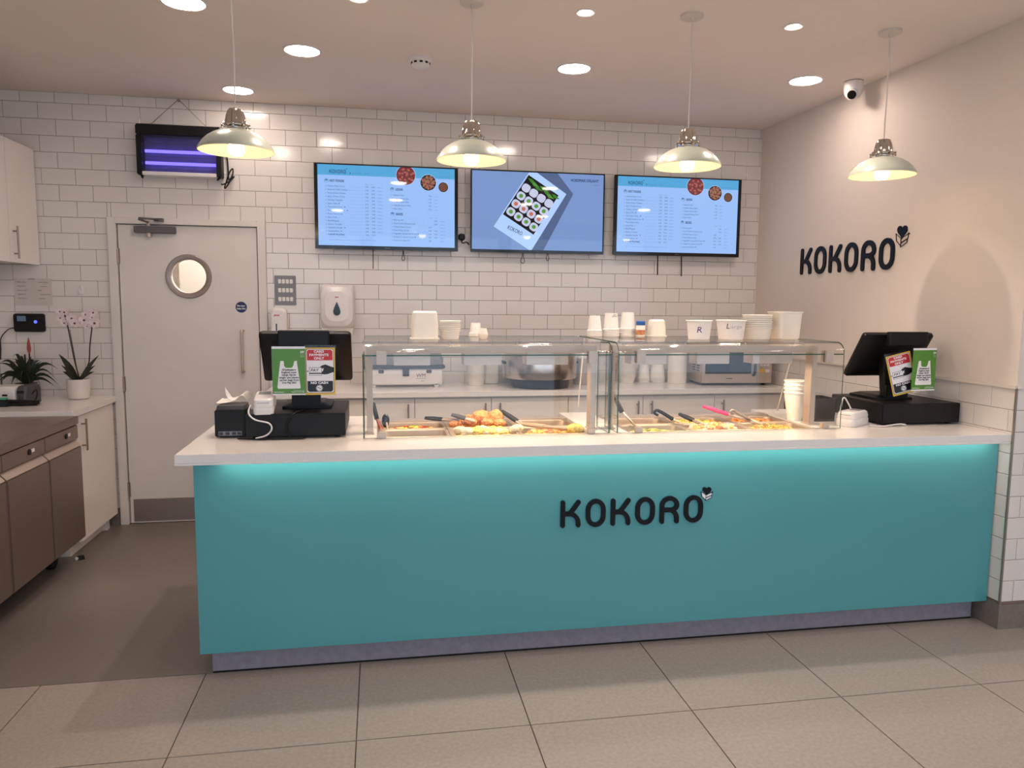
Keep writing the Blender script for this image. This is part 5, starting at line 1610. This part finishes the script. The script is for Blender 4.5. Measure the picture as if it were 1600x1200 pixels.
t = thing('time_clock', 'black staff clocking device with blue light on the tiled wall', 'clock device', (-5.062, 0, 1.368))
b = new(); add_loft(b, [(0.180, 0.116, 0.012, -0.0006), (0.184, 0.120, 0.014, -0.018), (0.176, 0.112, 0.014, -0.030)], axis='y'); obj('case', b, 'black_plastic', t, local=True)
box_part('display', t, 'screen_small', -0.066, -0.014, -0.0312, -0.0302, 0.010, 0.044, local=True)
b = new(); add_lathe(b, [(0.001, -0.0312), (0.010, -0.0312), (0.010, -0.030)], 0.042, 0, 0.006, 18, 'y'); obj('sensor', b, 'lamp_blue', t, local=True, label='blue glowing finger sensor')
tube_part('device_cable', t, 'black_plastic', smooth_path([(-0.092, -0.012, -0.035), (-0.13, -0.012, -0.045), (-0.175, -0.012, -0.10), (-0.180, -0.012, -0.17), (-0.185, -0.012, -0.24)], 6), 0.003, 6, local=True)
t = thing('paper_notice', 'white printed sheet stuck on the tiles above the clocking device', 'notice', (-5.035, -0.0007, 1.567))
box_part('sheet', t, 'notice_sheet', -0.112, 0.112, -0.0008, 0.0, -0.088, 0.088, local=True)
b = new()
add_text(b, 'ALLERGENS', -0.008, 0.080, 0.006, -0.0012, 0.040, 'c', bold=0.0004)
for i in range(5):
    z = 0.060 - 0.026 * i
    add_text(b, ('Chicken Katsu', 'Spicy Pork', 'Sweet & Chilli', 'Vegetable Udon', 'Tofu Katsu')[i], -0.095 + 0.004 * (i % 2), z, 0.005, -0.0012, 0.056 - 0.01 * (i % 2), bold=0.0003)
    add_text(b, ('Contains gluten', 'soya', 'egg, milk', 'sesame', 'celery')[i], 0.030 + 0.012 * (i % 2), z, 0.005, -0.0012, 0.060 - 0.02 * (i % 3), bold=0.0003)
obj('notice_words', b, 'ink_black', t, local=True)
t = thing('sticky_hook', 'small white adhesive hook on the tiles above the orchid', 'hook', (-4.747, 0, 1.585))
b = new(); add_loft(b, [(0.036, 0.062, 0.016, -0.0006), (0.032, 0.058, 0.014, -0.006)], axis='y'); obj('pad', b, 'white_plastic', t, local=True)
tube_part('loop', t, 'white_plastic', smooth_path([(-0.010, -0.006, 0.012), (0.0, -0.014, 0.022), (0.012, -0.014, 0.006), (0.010, -0.016, -0.014), (-0.004, -0.018, -0.020), (-0.010, -0.016, -0.008)], 5), 0.0035, 8, local=True)

# ================================================================== LEFT RUN
def cab_handle(par, x, y, z0, z1, m='steel_dark'):
    b = new(); add_tube(b, [(x, y, z0), (x, y, z1)], 0.006, 10)
    for z in (z0 + 0.03, z1 - 0.03):
        add_tube(b, [(x - 0.028, y, z), (x, y, z)], 0.005, 8)
    obj('bar_handle', b, m, par)
t = thing('wall_cabinet', 'white wall cupboard high on the left beside the tiled wall', 'cabinet', (-5.11, -0.45, 1.74))
box_part('carcass', t, 'cabinet_white', -5.259, -5.003, -1.2, -0.006, 1.745, 2.465)
for ya, yb in ((-0.395, -0.008), (-0.795, -0.399), (-1.198, -0.799)):
    d = box_part('door', t, 'cabinet_white', -5.001, -4.983, ya, yb, 1.740, 2.467, 0.002)
    cab_handle(d, -4.957, ya + 0.045 - (0.085 if ya < -0.39 else 0) * 0, 1.762, 1.955)
LZ = 0.885
t = thing('base_cabinet', 'white low cupboard under the orchid beside the door', 'cabinet', (-4.9, -0.35, 0))
b = new(); add_box(b, -5.258, -4.602, -0.655, -0.010, 0.10, 0.844); obj('carcass', b, 'cabinet_white', t)
b = new(); add_box(b, -5.258, -4.645, -0.655, -0.14, 0.0, 0.099); add_box(b, -4.66, -4.615, -0.135, -0.09, 0, 0.099); obj('plinth', b, 'cabinet_white', t)
d = box_part('door', t, 'cabinet_white', -4.600, -4.580, -0.652, -0.028, 0.085, 0.838, 0.002)
cab_handle(d, -4.552, -0.575, 0.625, 0.815)
b = new(); add_box(b, -5.258, -4.560, -0.74, -0.002, 0.8455, LZ, 0.002)
single('left_worktop', b, 'quartz_white', 'white worktop carrying the orchid at the left', 'worktop', (-4.9, -0.37, 0.8455))
# counter fridge
t = thing('counter_fridge', 'brown steel counter fridge with three doors on castors at the left edge', 'fridge', (-4.9, -1.6, 0))
FXF = -4.530
b = new(); add_box(b, -5.25, -4.575, -2.05, -0.752, 0.165, 0.852); obj('body', b, 'steel_dark', t)
box_part('top', t, 'steel_dark', -5.25, FXF, -2.06, -0.748, 0.8125, 0.858, 0.003, label='flat steel top')
for i, (ya, yb) in enumerate(((-1.186, -0.756), (-1.640, -1.192), (-2.050, -1.646))):
    pn = box_part('lock_panel', t, 'steel_dark', -4.573, FXF - 0.004, ya, yb, 0.730, 0.806, 0.002)
    yc = (ya + yb) / 2 + 0.05
    b = new(); add_cyl(b, (FXF - 0.0035, yc, 0.770), 0.015, 0.004, 16, 'x'); lk = obj('lock_ring', b, 'black_plastic', pn)
    b = new(); add_box(b, FXF - 0.003, FXF - 0.0022, yc + 0.008, yc + 0.055, 0.763, 0.780); obj('lock_badge', b, 'white_print', pn)
    b = new()
    add_box(b, -4.573, FXF + 0.012, ya + 0.002, yb - 0.002, 0.150, 0.690, 0.006)
    dr = obj('door', b, 'steel_dark', t)
    b = new(); add_prism(b, [(-4.573, 0.694), (FXF - 0.018, 0.694), (FXF + 0.010, 0.690), (FXF - 0.020, 0.722), (-4.573, 0.726)], ya + 0.004, yb - 0.004); obj('door_grip', b, 'steel', dr)
for y in (-0.86, -1.95):
    for x in (-4.67, -5.15):
        b = new(); add_cyl(b, (x - 0.016, y, 0.055), 0.0545, 0.032, 20, 'x'); w = obj('castor', b, 'black_plastic', t)
        b = new(); add_box(b, x - 0.022, x + 0.022, y - 0.03, y + 0.03, 0.10, 0.165); obj('castor_fork', b, 'steel_dark', w)
b = new(); add_loft(b, [(0.045, 0.03, 0.012, 0), (0.035, 0.022, 0.010, 0.022)]); 
t = thing('door_stop', 'tiny black and white scrap on the vinyl floor before the fridge', 'scrap', (-4.570, -0.715, 0.0004), 0.5)
obj('dark_piece', b, 'black_plastic', t, local=True)
box_part('white_piece', t, 'white_plastic', -0.030, -0.010, -0.012, 0.008, 0.0, 0.018, 0.003, local=True)

# orchid
OX, OY = -4.735, -0.165
t = thing('potted_orchid', 'pink orchid in a white round pot on the left worktop', 'plant', (OX, OY, LZ + 0.0004))
b = new(); add_lathe(b, [(0.001, 0.0), (0.052, 0.0), (0.060, 0.006), (0.066, 0.05), (0.068, 0.128), (0.064, 0.128), (0.060, 0.10), (0.001, 0.10)], n=32); obj('pot', b, 'pot_white', t, local=True, label='plain white pot')
b = new(); add_lathe(b, [(0.001, 0.112), (0.060, 0.110)], n=24); obj('compost', b, 'soil', t, local=True)
def OP(px, pz): return (px - OX, random.uniform(-0.015, 0.015), pz - LZ)
def leafmesh(base, tip, wid, sag=0.0, n=7, up=(0, 0, 1)):
    b = new(); base, tip = Vector(base), Vector(tip)
    d = tip - base; s = d.cross(Vector((0, 1, 0.3))).normalized()
    rows = []
    for i in range(n + 1):
        q = i / n
        c = base + d * q + Vector((0, 0, sag * math.sin(PI * q)))
        w = wid * math.sin(PI * (0.12 + 0.88 * q) ** 0.9) if q < 1 else 0.0005
        w = max(w, 0.0005)
        rows.append([b.verts.new(c - s * w), b.verts.new(c + Vector((0, 0.25 * w, -0.15 * w))), b.verts.new(c + s * w)])
    for p, q in zip(rows, rows[1:]):
        for k in (0, 1):
            f = b.faces.new((p[k], p[k + 1], q[k + 1], q[k])); f.smooth = True
    return b
for tip, wid in (((-4.845, 1.172), 0.022), ((-4.830, 1.060), 0.016), ((-4.640, 1.058), 0.013), ((-4.600, 1.168), 0.012), ((-4.628, 1.10), 0.012), ((-4.815, 1.105), 0.014)):
    obj('leaf', leafmesh((random.uniform(-0.01, 0.01), 0, 0.110), (tip[0] - OX, random.uniform(-0.04, 0.02), tip[1] - LZ), wid, 0.012), 'leaf_orchid', t, local=True)
for pts in (((-4.727, 1.00), (-4.745, 1.13), (-4.765, 1.28), (-4.788, 1.40), (-4.800, 1.43)), ((-4.725, 1.0), (-4.700, 1.05), (-4.668, 1.12), (-4.652, 1.22), (-4.640, 1.33), (-4.622, 1.42))):
    tube_part('flower_stem', t, 'stem_brown', smooth_path([OP(*p) for p in pts], 4), [0.004] * ((len(pts) - 1) * 4 + 1), 7, local=True)
tube_part('support_stick', t, 'stem_brown', [(0.004, 0.01, 0.10), OP(-4.770, 1.33)], 0.002, 6, local=True)
def flower(px, pz, r, tilt=0.0):
    b = new(); r *= 1.05
    c = Vector(OP(px, pz)) + Vector((0, -0.012, 0))
    for k in range(5):
        a = PI / 2 + 2 * PI * k / 5 + tilt
        L = r * (1.0 if k in (1, 4) else 0.9); wd = r * (0.46 if k in (1, 4) else 0.30)
        d = Vector((math.cos(a), -0.25, math.sin(a))); s = Vector((-math.sin(a), 0, math.cos(a)))
        pts = [c, c + d * L * 0.35 + s * wd * 0.8, c + d * L * 0.75 + s * wd, c + d * L, c + d * L * 0.75 - s * wd, c + d * L * 0.35 - s * wd * 0.8]
        b.faces.new([b.verts.new(p + Vector((0, 0.001 * k, 0))) for p in pts])
    f = obj('flower', b, 'petal', t, local=True)
    b = new(); add_blob(b, c + Vector((0, -0.006, -0.002)), r * 0.20, 1, 0.15, (1, 0.8, 1.1)); obj('flower_centre', b, 'petal_heart', f, local=True)
for f in ((-4.815, 1.445, 0.024, 0.4), (-4.790, 1.440, 0.026, 0.1), (-4.808, 1.405, 0.024, 0.8), (-4.795, 1.372, 0.024, 0.3), (-4.748, 1.400, 0.034, 0.2), (-4.728, 1.372, 0.030, -0.5), (-4.705, 1.372, 0.026, 0.9),
          (-4.662, 1.428, 0.024, 0.2), (-4.640, 1.445, 0.018, 0.5), (-4.617, 1.440, 0.028, -0.1), (-4.672, 1.392, 0.034, 0.1), (-4.613, 1.372, 0.036, 0.3), (-4.622, 1.408, 0.020, 0.7), (-4.655, 1.352, 0.020, 0.5)):
    flower(*f)

# bromeliad behind the label printer
BX, BY = -5.060, -0.115
t = thing('bromeliad_plant', 'dark spiky leaved plant with one red bract behind the label printer', 'plant', (BX, BY, LZ + 0.0004))
b = new(); add_lathe(b, [(0.001, 0.0), (0.05, 0.0), (0.062, 0.10), (0.058, 0.10), (0.001, 0.085)], n=24); obj('pot', b, 'dark_grey', t, local=True)
random.seed(3)
for k in range(60):
    a = random.uniform(0, 2 * PI); L = random.uniform(0.10, 0.20); hz = random.uniform(-0.02, 0.15)
    base = Vector((0, 0, 0.085)); tip = Vector((L * math.cos(a), min(L * math.sin(a) * 0.6, 0.09), 0.085 + hz))
    if k % 3 == 0: tip = Vector((math.cos(a) * 0.07, math.sin(a) * 0.04, 0.085 + random.uniform(0.12, 0.19)))
    obj('leaf', leafmesh(base, tip, random.uniform(0.006, 0.012), random.uniform(0.03, 0.09), 9), 'leaf_dark', t, local=True)
b = new(); add_lathe(b, [(0.003, 0.285), (0.010, 0.305), (0.012, 0.325), (0.008, 0.36), (0.001, 0.395)], 0.036, -0.02, 0, 12); obj('red_bract', b, 'bract_red', t, local=True, label='upright dull red bract')
tube_part('bract_stem', t, 'stem_brown', [(0.02, 0, 0.10), (0.034, -0.015, 0.22), (0.036, -0.02, 0.29)], 0.005, 8, local=True)
# label printer and hand tool
t = thing('label_printer', 'white and dark grey label printer on the left worktop', 'printer', (-5.030, -0.335, LZ + 0.0004), math.radians(-8))
b = new(); add_loft(b, [(0.17, 0.16, 0.015, 0.0), (0.17, 0.16, 0.015, 0.075), (0.165, 0.155, 0.02, 0.095), (0.14, 0.13, 0.03, 0.108)], -0.04, 0, 0); obj('body', b, 'white_plastic', t, local=True)
b = new(); add_loft(b, [(0.062, 0.166, 0.02, 0.0), (0.062, 0.166, 0.02, 0.085), (0.058, 0.15, 0.025, 0.108), (0.04, 0.11, 0.02, 0.114)], 0.082, 0, 0); obj('front_cover', b, 'dark_grey', t, local=True)
box_part('label_slot', t, 'black_gloss', 0.060, 0.100, -0.0845, -0.082, 0.068, 0.084, local=True)
box_part('latch', t, 'black_gloss', -0.03, 0.0, -0.082, -0.0795, 0.050, 0.062, local=True)
b = new(); add_tube(b, smooth_path([(0.105, -0.02, 0.05), (0.14, -0.03, 0.085), (0.165, -0.06, 0.06), (0.160, -0.09, 0.012)], 5), 0.0035, 7); obj('printer_cable', b, 'black_plastic', t, local=True)
t = thing('tape_dispenser', 'black hand tape gun with a green top lying before the label printer', 'tool', (-5.01, -0.500, LZ + 0.0004), math.radians(10))
b = new(); add_loft(b, [(0.15, 0.05, 0.012, 0.0), (0.15, 0.05, 0.012, 0.028), (0.09, 0.04, 0.012, 0.042)], -0.06, 0, 0); add_tube(b, [(0.0, 0, 0.028), (0.17, 0.0, 0.018)], [0.014, 0.012], 8); add_tube(b, [(0.0, -0.02, 0.012), (0.16, -0.012, 0.012)], 0.010, 8); obj('body', b, 'black_plastic', t, local=True)
box_part('green_top', t, 'mint', -0.055, 0.005, -0.018, 0.018, 0.0405, 0.052, 0.003, local=True)

# ================================================================== BACK RUN
BZ = 0.950
b = new(); add_box(b, -3.545, 0.012, -0.560, -0.002, BZ - 0.036, BZ, 0.002)
single('back_worktop', b, 'quartz_white', 'white worktop along the tiled back wall behind the food counter', 'worktop', (-1.75, -0.28, BZ - 0.036))
edges = [-3.53, -3.126, -2.606, -2.105, -1.585, -1.060, -0.540, -0.012]
hs = ['r', 'r', 'r', 'l', 'r', 'l', 'l']
locs = ['leftmost', 'second from the left', 'third from the left', 'below the big cooker', 'right of the big cooker', 'left of the microwave', 'below the microwave']
for i, (xa, xb) in enumerate(zip(edges, edges[1:])):
    t = thing('back_cabinet', 'white low cupboard under the back worktop, %s' % locs[i], 'cabinet', ((xa + xb) / 2, -0.28, 0), 0, 'cupboards under the back worktop')
    box_part('carcass', t, 'cabinet_white', xa + 0.001, xb - 0.001, -0.508, -0.008, 0.10, BZ - 0.040)
    box_part('plinth', t, 'cabinet_white', xa + 0.001, xb - 0.001, -0.46, -0.02, 0.0, 0.099)
    d = box_part('door', t, 'cabinet_white', xa + 0.002, xb - 0.002, -0.530, -0.510, 0.11, BZ - 0.050, 0.002)
    hx = xb - 0.042 if hs[i] == 'r' else xa + 0.055
    b = new(); add_tube(b, [(hx, -0.560, 0.70), (hx, -0.560, 0.872)], 0.006, 10)
    for z in (0.73, 0.845): add_tube(b, [(hx, -0.532, z), (hx, -0.560, z)], 0.005, 8)
    obj('bar_handle', b, 'steel_dark', d)
# film wrap machine
t = thing('film_wrap_dispenser', 'white and grey film wrap dispenser on the back worktop, at left', 'dispenser', (-2.652, -0.20, BZ))
b = new()
add_box(b, -0.245, 0.245, -0.075, 0.09, 0.016, 0.124, 0.006)
obj('body', b, 'white_plastic', t, local=True)
for x in (-0.215, 0.205):
    for y in (-0.055, 0.06):
        b = new(); add_box(b, x - 0.014, x + 0.014, y - 0.014, y + 0.014, 0.0005, 0.05, 0.002); obj('foot', b, 'white_plastic', t, local=True)
box_part('cutter_bar', t, 'dark_grey', -0.255, 0.265, -0.085, 0.09, 0.1245, 0.150, 0.006, local=True, label='dark grey cutter bar')
b = new(); add_loft(b, [(0.50, 0.150, 0.02, 0.1505), (0.51, 0.150, 0.03, 0.19), (0.48, 0.11, 0.04, 0.228)], 0, 0, 0); obj('lid', b, 'mid_grey', t, local=True, label='rounded grey lid')
for x, w in ((-0.165, 0.018), (0.0, 0.022), (0.155, 0.018)):
    b = new(); add_box(b, x - w, x + w, -0.082, -0.0755, 0.095 if w < 0.02 else 0.075, 0.118 if w < 0.02 else 0.135, 0.003); obj('latch', b, 'dark_grey', t, local=True)
b = new(); add_text(b, 'WM', 0.100, 0.068, 0.026, -0.0757, 0.062, 'c'); add_text(b, 'WRAPMASTER', 0.100, 0.056, 0.006, -0.0757, 0.066, 'c'); add_text(b, '4500', 0.112, 0.040, 0.006, -0.0757, 0.02, 'c'); obj('maker_mark', b, 'dark_grey', t, local=True)
def bstack(label, group, x, y, rt, rb, h, n, pitch, name='plastic_lid', cat='lid', inv=False, m='white_tub'):
    return stack(name, label, group, x, y, BZ + 0.0005, rt, rb, h, n, pitch, m, inv, cat)
bstack('white ribbed bowl in the tall nested stack left of the big cooker', 'bowls left of the cooker', -2.165, -0.19, 0.062, 0.052, 0.050, 18, 0.0085, 'plastic_bowl', 'bowl')
tub('plastic_tub', 'plain white tub standing left of the big cooker', -2.042, -0.075, BZ + 0.0005, 0.108, 0.108, 0.205, 0.98, inverted=False)
# big round cooker
t = thing('rice_cooker', 'big round steel cooker on a dark base on the back worktop', 'cooker', (-1.735, -0.30, BZ))
b = new(); add_lathe(b, [(0.001, 0.0005), (0.195, 0.0005), (0.205, 0.01), (0.208, 0.045), (0.212, 0.06), (0.001, 0.06)], n=40); obj('base', b, 'cooker_base', t, local=True)
b = new(); add_lathe(b, [(0.235, 0.0605), (0.255, 0.066), (0.258, 0.075), (0.256, 0.19), (0.250, 0.215)], n=40); obj('body', b, 'cooker_steel', t, local=True, label='brushed steel drum')
b = new(); add_lathe(b, [(0.252, 0.2155), (0.245, 0.235), (0.18, 0.258), (0.05, 0.268), (0.001, 0.268)], n=40); ld = obj('lid', b, 'cooker_steel', t, local=True)
b = new(); add_lathe(b, [(0.02, 0.267), (0.03, 0.285), (0.026, 0.30), (0.001, 0.303)], n=20); obj('lid_knob', b, 'black_plastic', ld, local=True)
for s in (-1, 1):
    b = new(); add_tube(b, smooth_path([(s * 0.252, -0.05, 0.17), (s * 0.258, -0.035, 0.17), (s * 0.258, 0.035, 0.17), (s * 0.252, 0.05, 0.17)], 4), 0.010, 8); obj('side_handle', b, 'black_plastic', t, local=True)
t = thing('steel_canister', 'plain steel canister right of the big cooker', 'canister', (-1.400, -0.19, BZ))
b = new(); add_lathe(b, [(0.001, 0.0005), (0.062, 0.0005), (0.064, 0.004), (0.064, 0.19)], n=28); obj('body', b, 'steel', t, local=True)
b = new(); add_lathe(b, [(0.066, 0.188), (0.066, 0.204), (0.05, 0.212), (0.001, 0.213)], n=28); obj('lid', b, 'white_plastic', t, local=True)
bstack('white ribbed bowl in the tall nested stack behind the guard joint', 'bowls behind the guard joint', -1.040, -0.12, 0.060, 0.050, 0.050, 22, 0.0082, 'plastic_bowl', 'bowl')
bstack('white cup in the first of two short stacks left of the microwave', 'cups left of the microwave, first stack', -0.905, -0.10, 0.044, 0.034, 0.10, 4, 0.010, 'paper_cup', 'cup', True, 'paper_cup')
bstack('white cup in the second of two short stacks left of the microwave', 'cups left of the microwave, second stack', -0.800, -0.10, 0.056, 0.046, 0.10, 4, 0.010, 'paper_cup', 'cup', True, 'paper_cup')
b = new(); add_lathe(b, [(0.001, 0.0005), (0.066, 0.0005), (0.068, 0.01), (0.068, 0.255), (0.062, 0.262), (0.018, 0.262), (0.018, 0.20)], n=32)
single('paper_roll', b, 'paper', 'tall white paper roll standing against the microwave', 'paper roll', (-0.672, -0.17, BZ), local=True)
# microwave
t = thing('microwave', 'silver microwave on the back worktop by the right wall', 'microwave', (-0.300, -0.21, BZ), math.radians(-4))
b = new(); add_box(b, -0.262, 0.262, -0.17, 0.17, 0.016, 0.285, 0.004); obj('body', b, 'steel', t, local=True)
for x in (-0.22, 0.22):
    for y in (-0.13, 0.13):
        b = new(); add_cyl(b, (x, y, 0.0005), 0.014, 0.0155, 12); obj('foot', b, 'black_plastic', t, local=True)
dr = box_part('door', t, 'steel', -0.258, 0.150, -0.182, -0.1705, 0.020, 0.280, 0.003, local=True)
box_part('door_window', dr, 'oven_window', -0.235, 0.105, -0.1835, -0.1825, 0.085, 0.250, local=True)
b = new(); add_tube(b, smooth_path([(0.122, -0.182, 0.075), (0.124, -0.205, 0.095), (0.124, -0.205, 0.22), (0.122, -0.182, 0.24)], 4), 0.009, 8); obj('door_handle', b, 'black_gloss', dr, local=True)
cp = box_part('control_panel', t, 'steel', 0.153, 0.260, -0.180, -0.1705, 0.020, 0.280, 0.002, local=True)
box_part('display', cp, 'oven_window', 0.165, 0.248, -0.1815, -0.1805, 0.225, 0.262, local=True)
for r in range(4):
    for c in range(3):
        box_part('key', cp, 'white_plastic', 0.170 + 0.025 * c, 0.190 + 0.025 * c, -0.1825, -0.1805, 0.140 + 0.019 * r, 0.154 + 0.019 * r, local=True)
box_part('amber_key', cp, 'amber_key', 0.168, 0.202, -0.1825, -0.1805, 0.096, 0.116, local=True)
box_part('stop_key', cp, 'white_plastic', 0.210, 0.242, -0.1825, -0.1805, 0.096, 0.116, local=True)
b = new(); add_box(b, -0.078, -0.032, -0.1828, -0.1822, 0.048, 0.054); obj('maker_mark', b, 'dark_grey', dr, local=True)
for c in range(2):
    for r in range(9):
        box_part('side_vent', t, 'black_plastic', -0.2632, -0.2622, -0.14 + 0.085 * c, -0.085 + 0.085 * c, 0.10 + 0.018 * r, 0.107 + 0.018 * r, local=True)
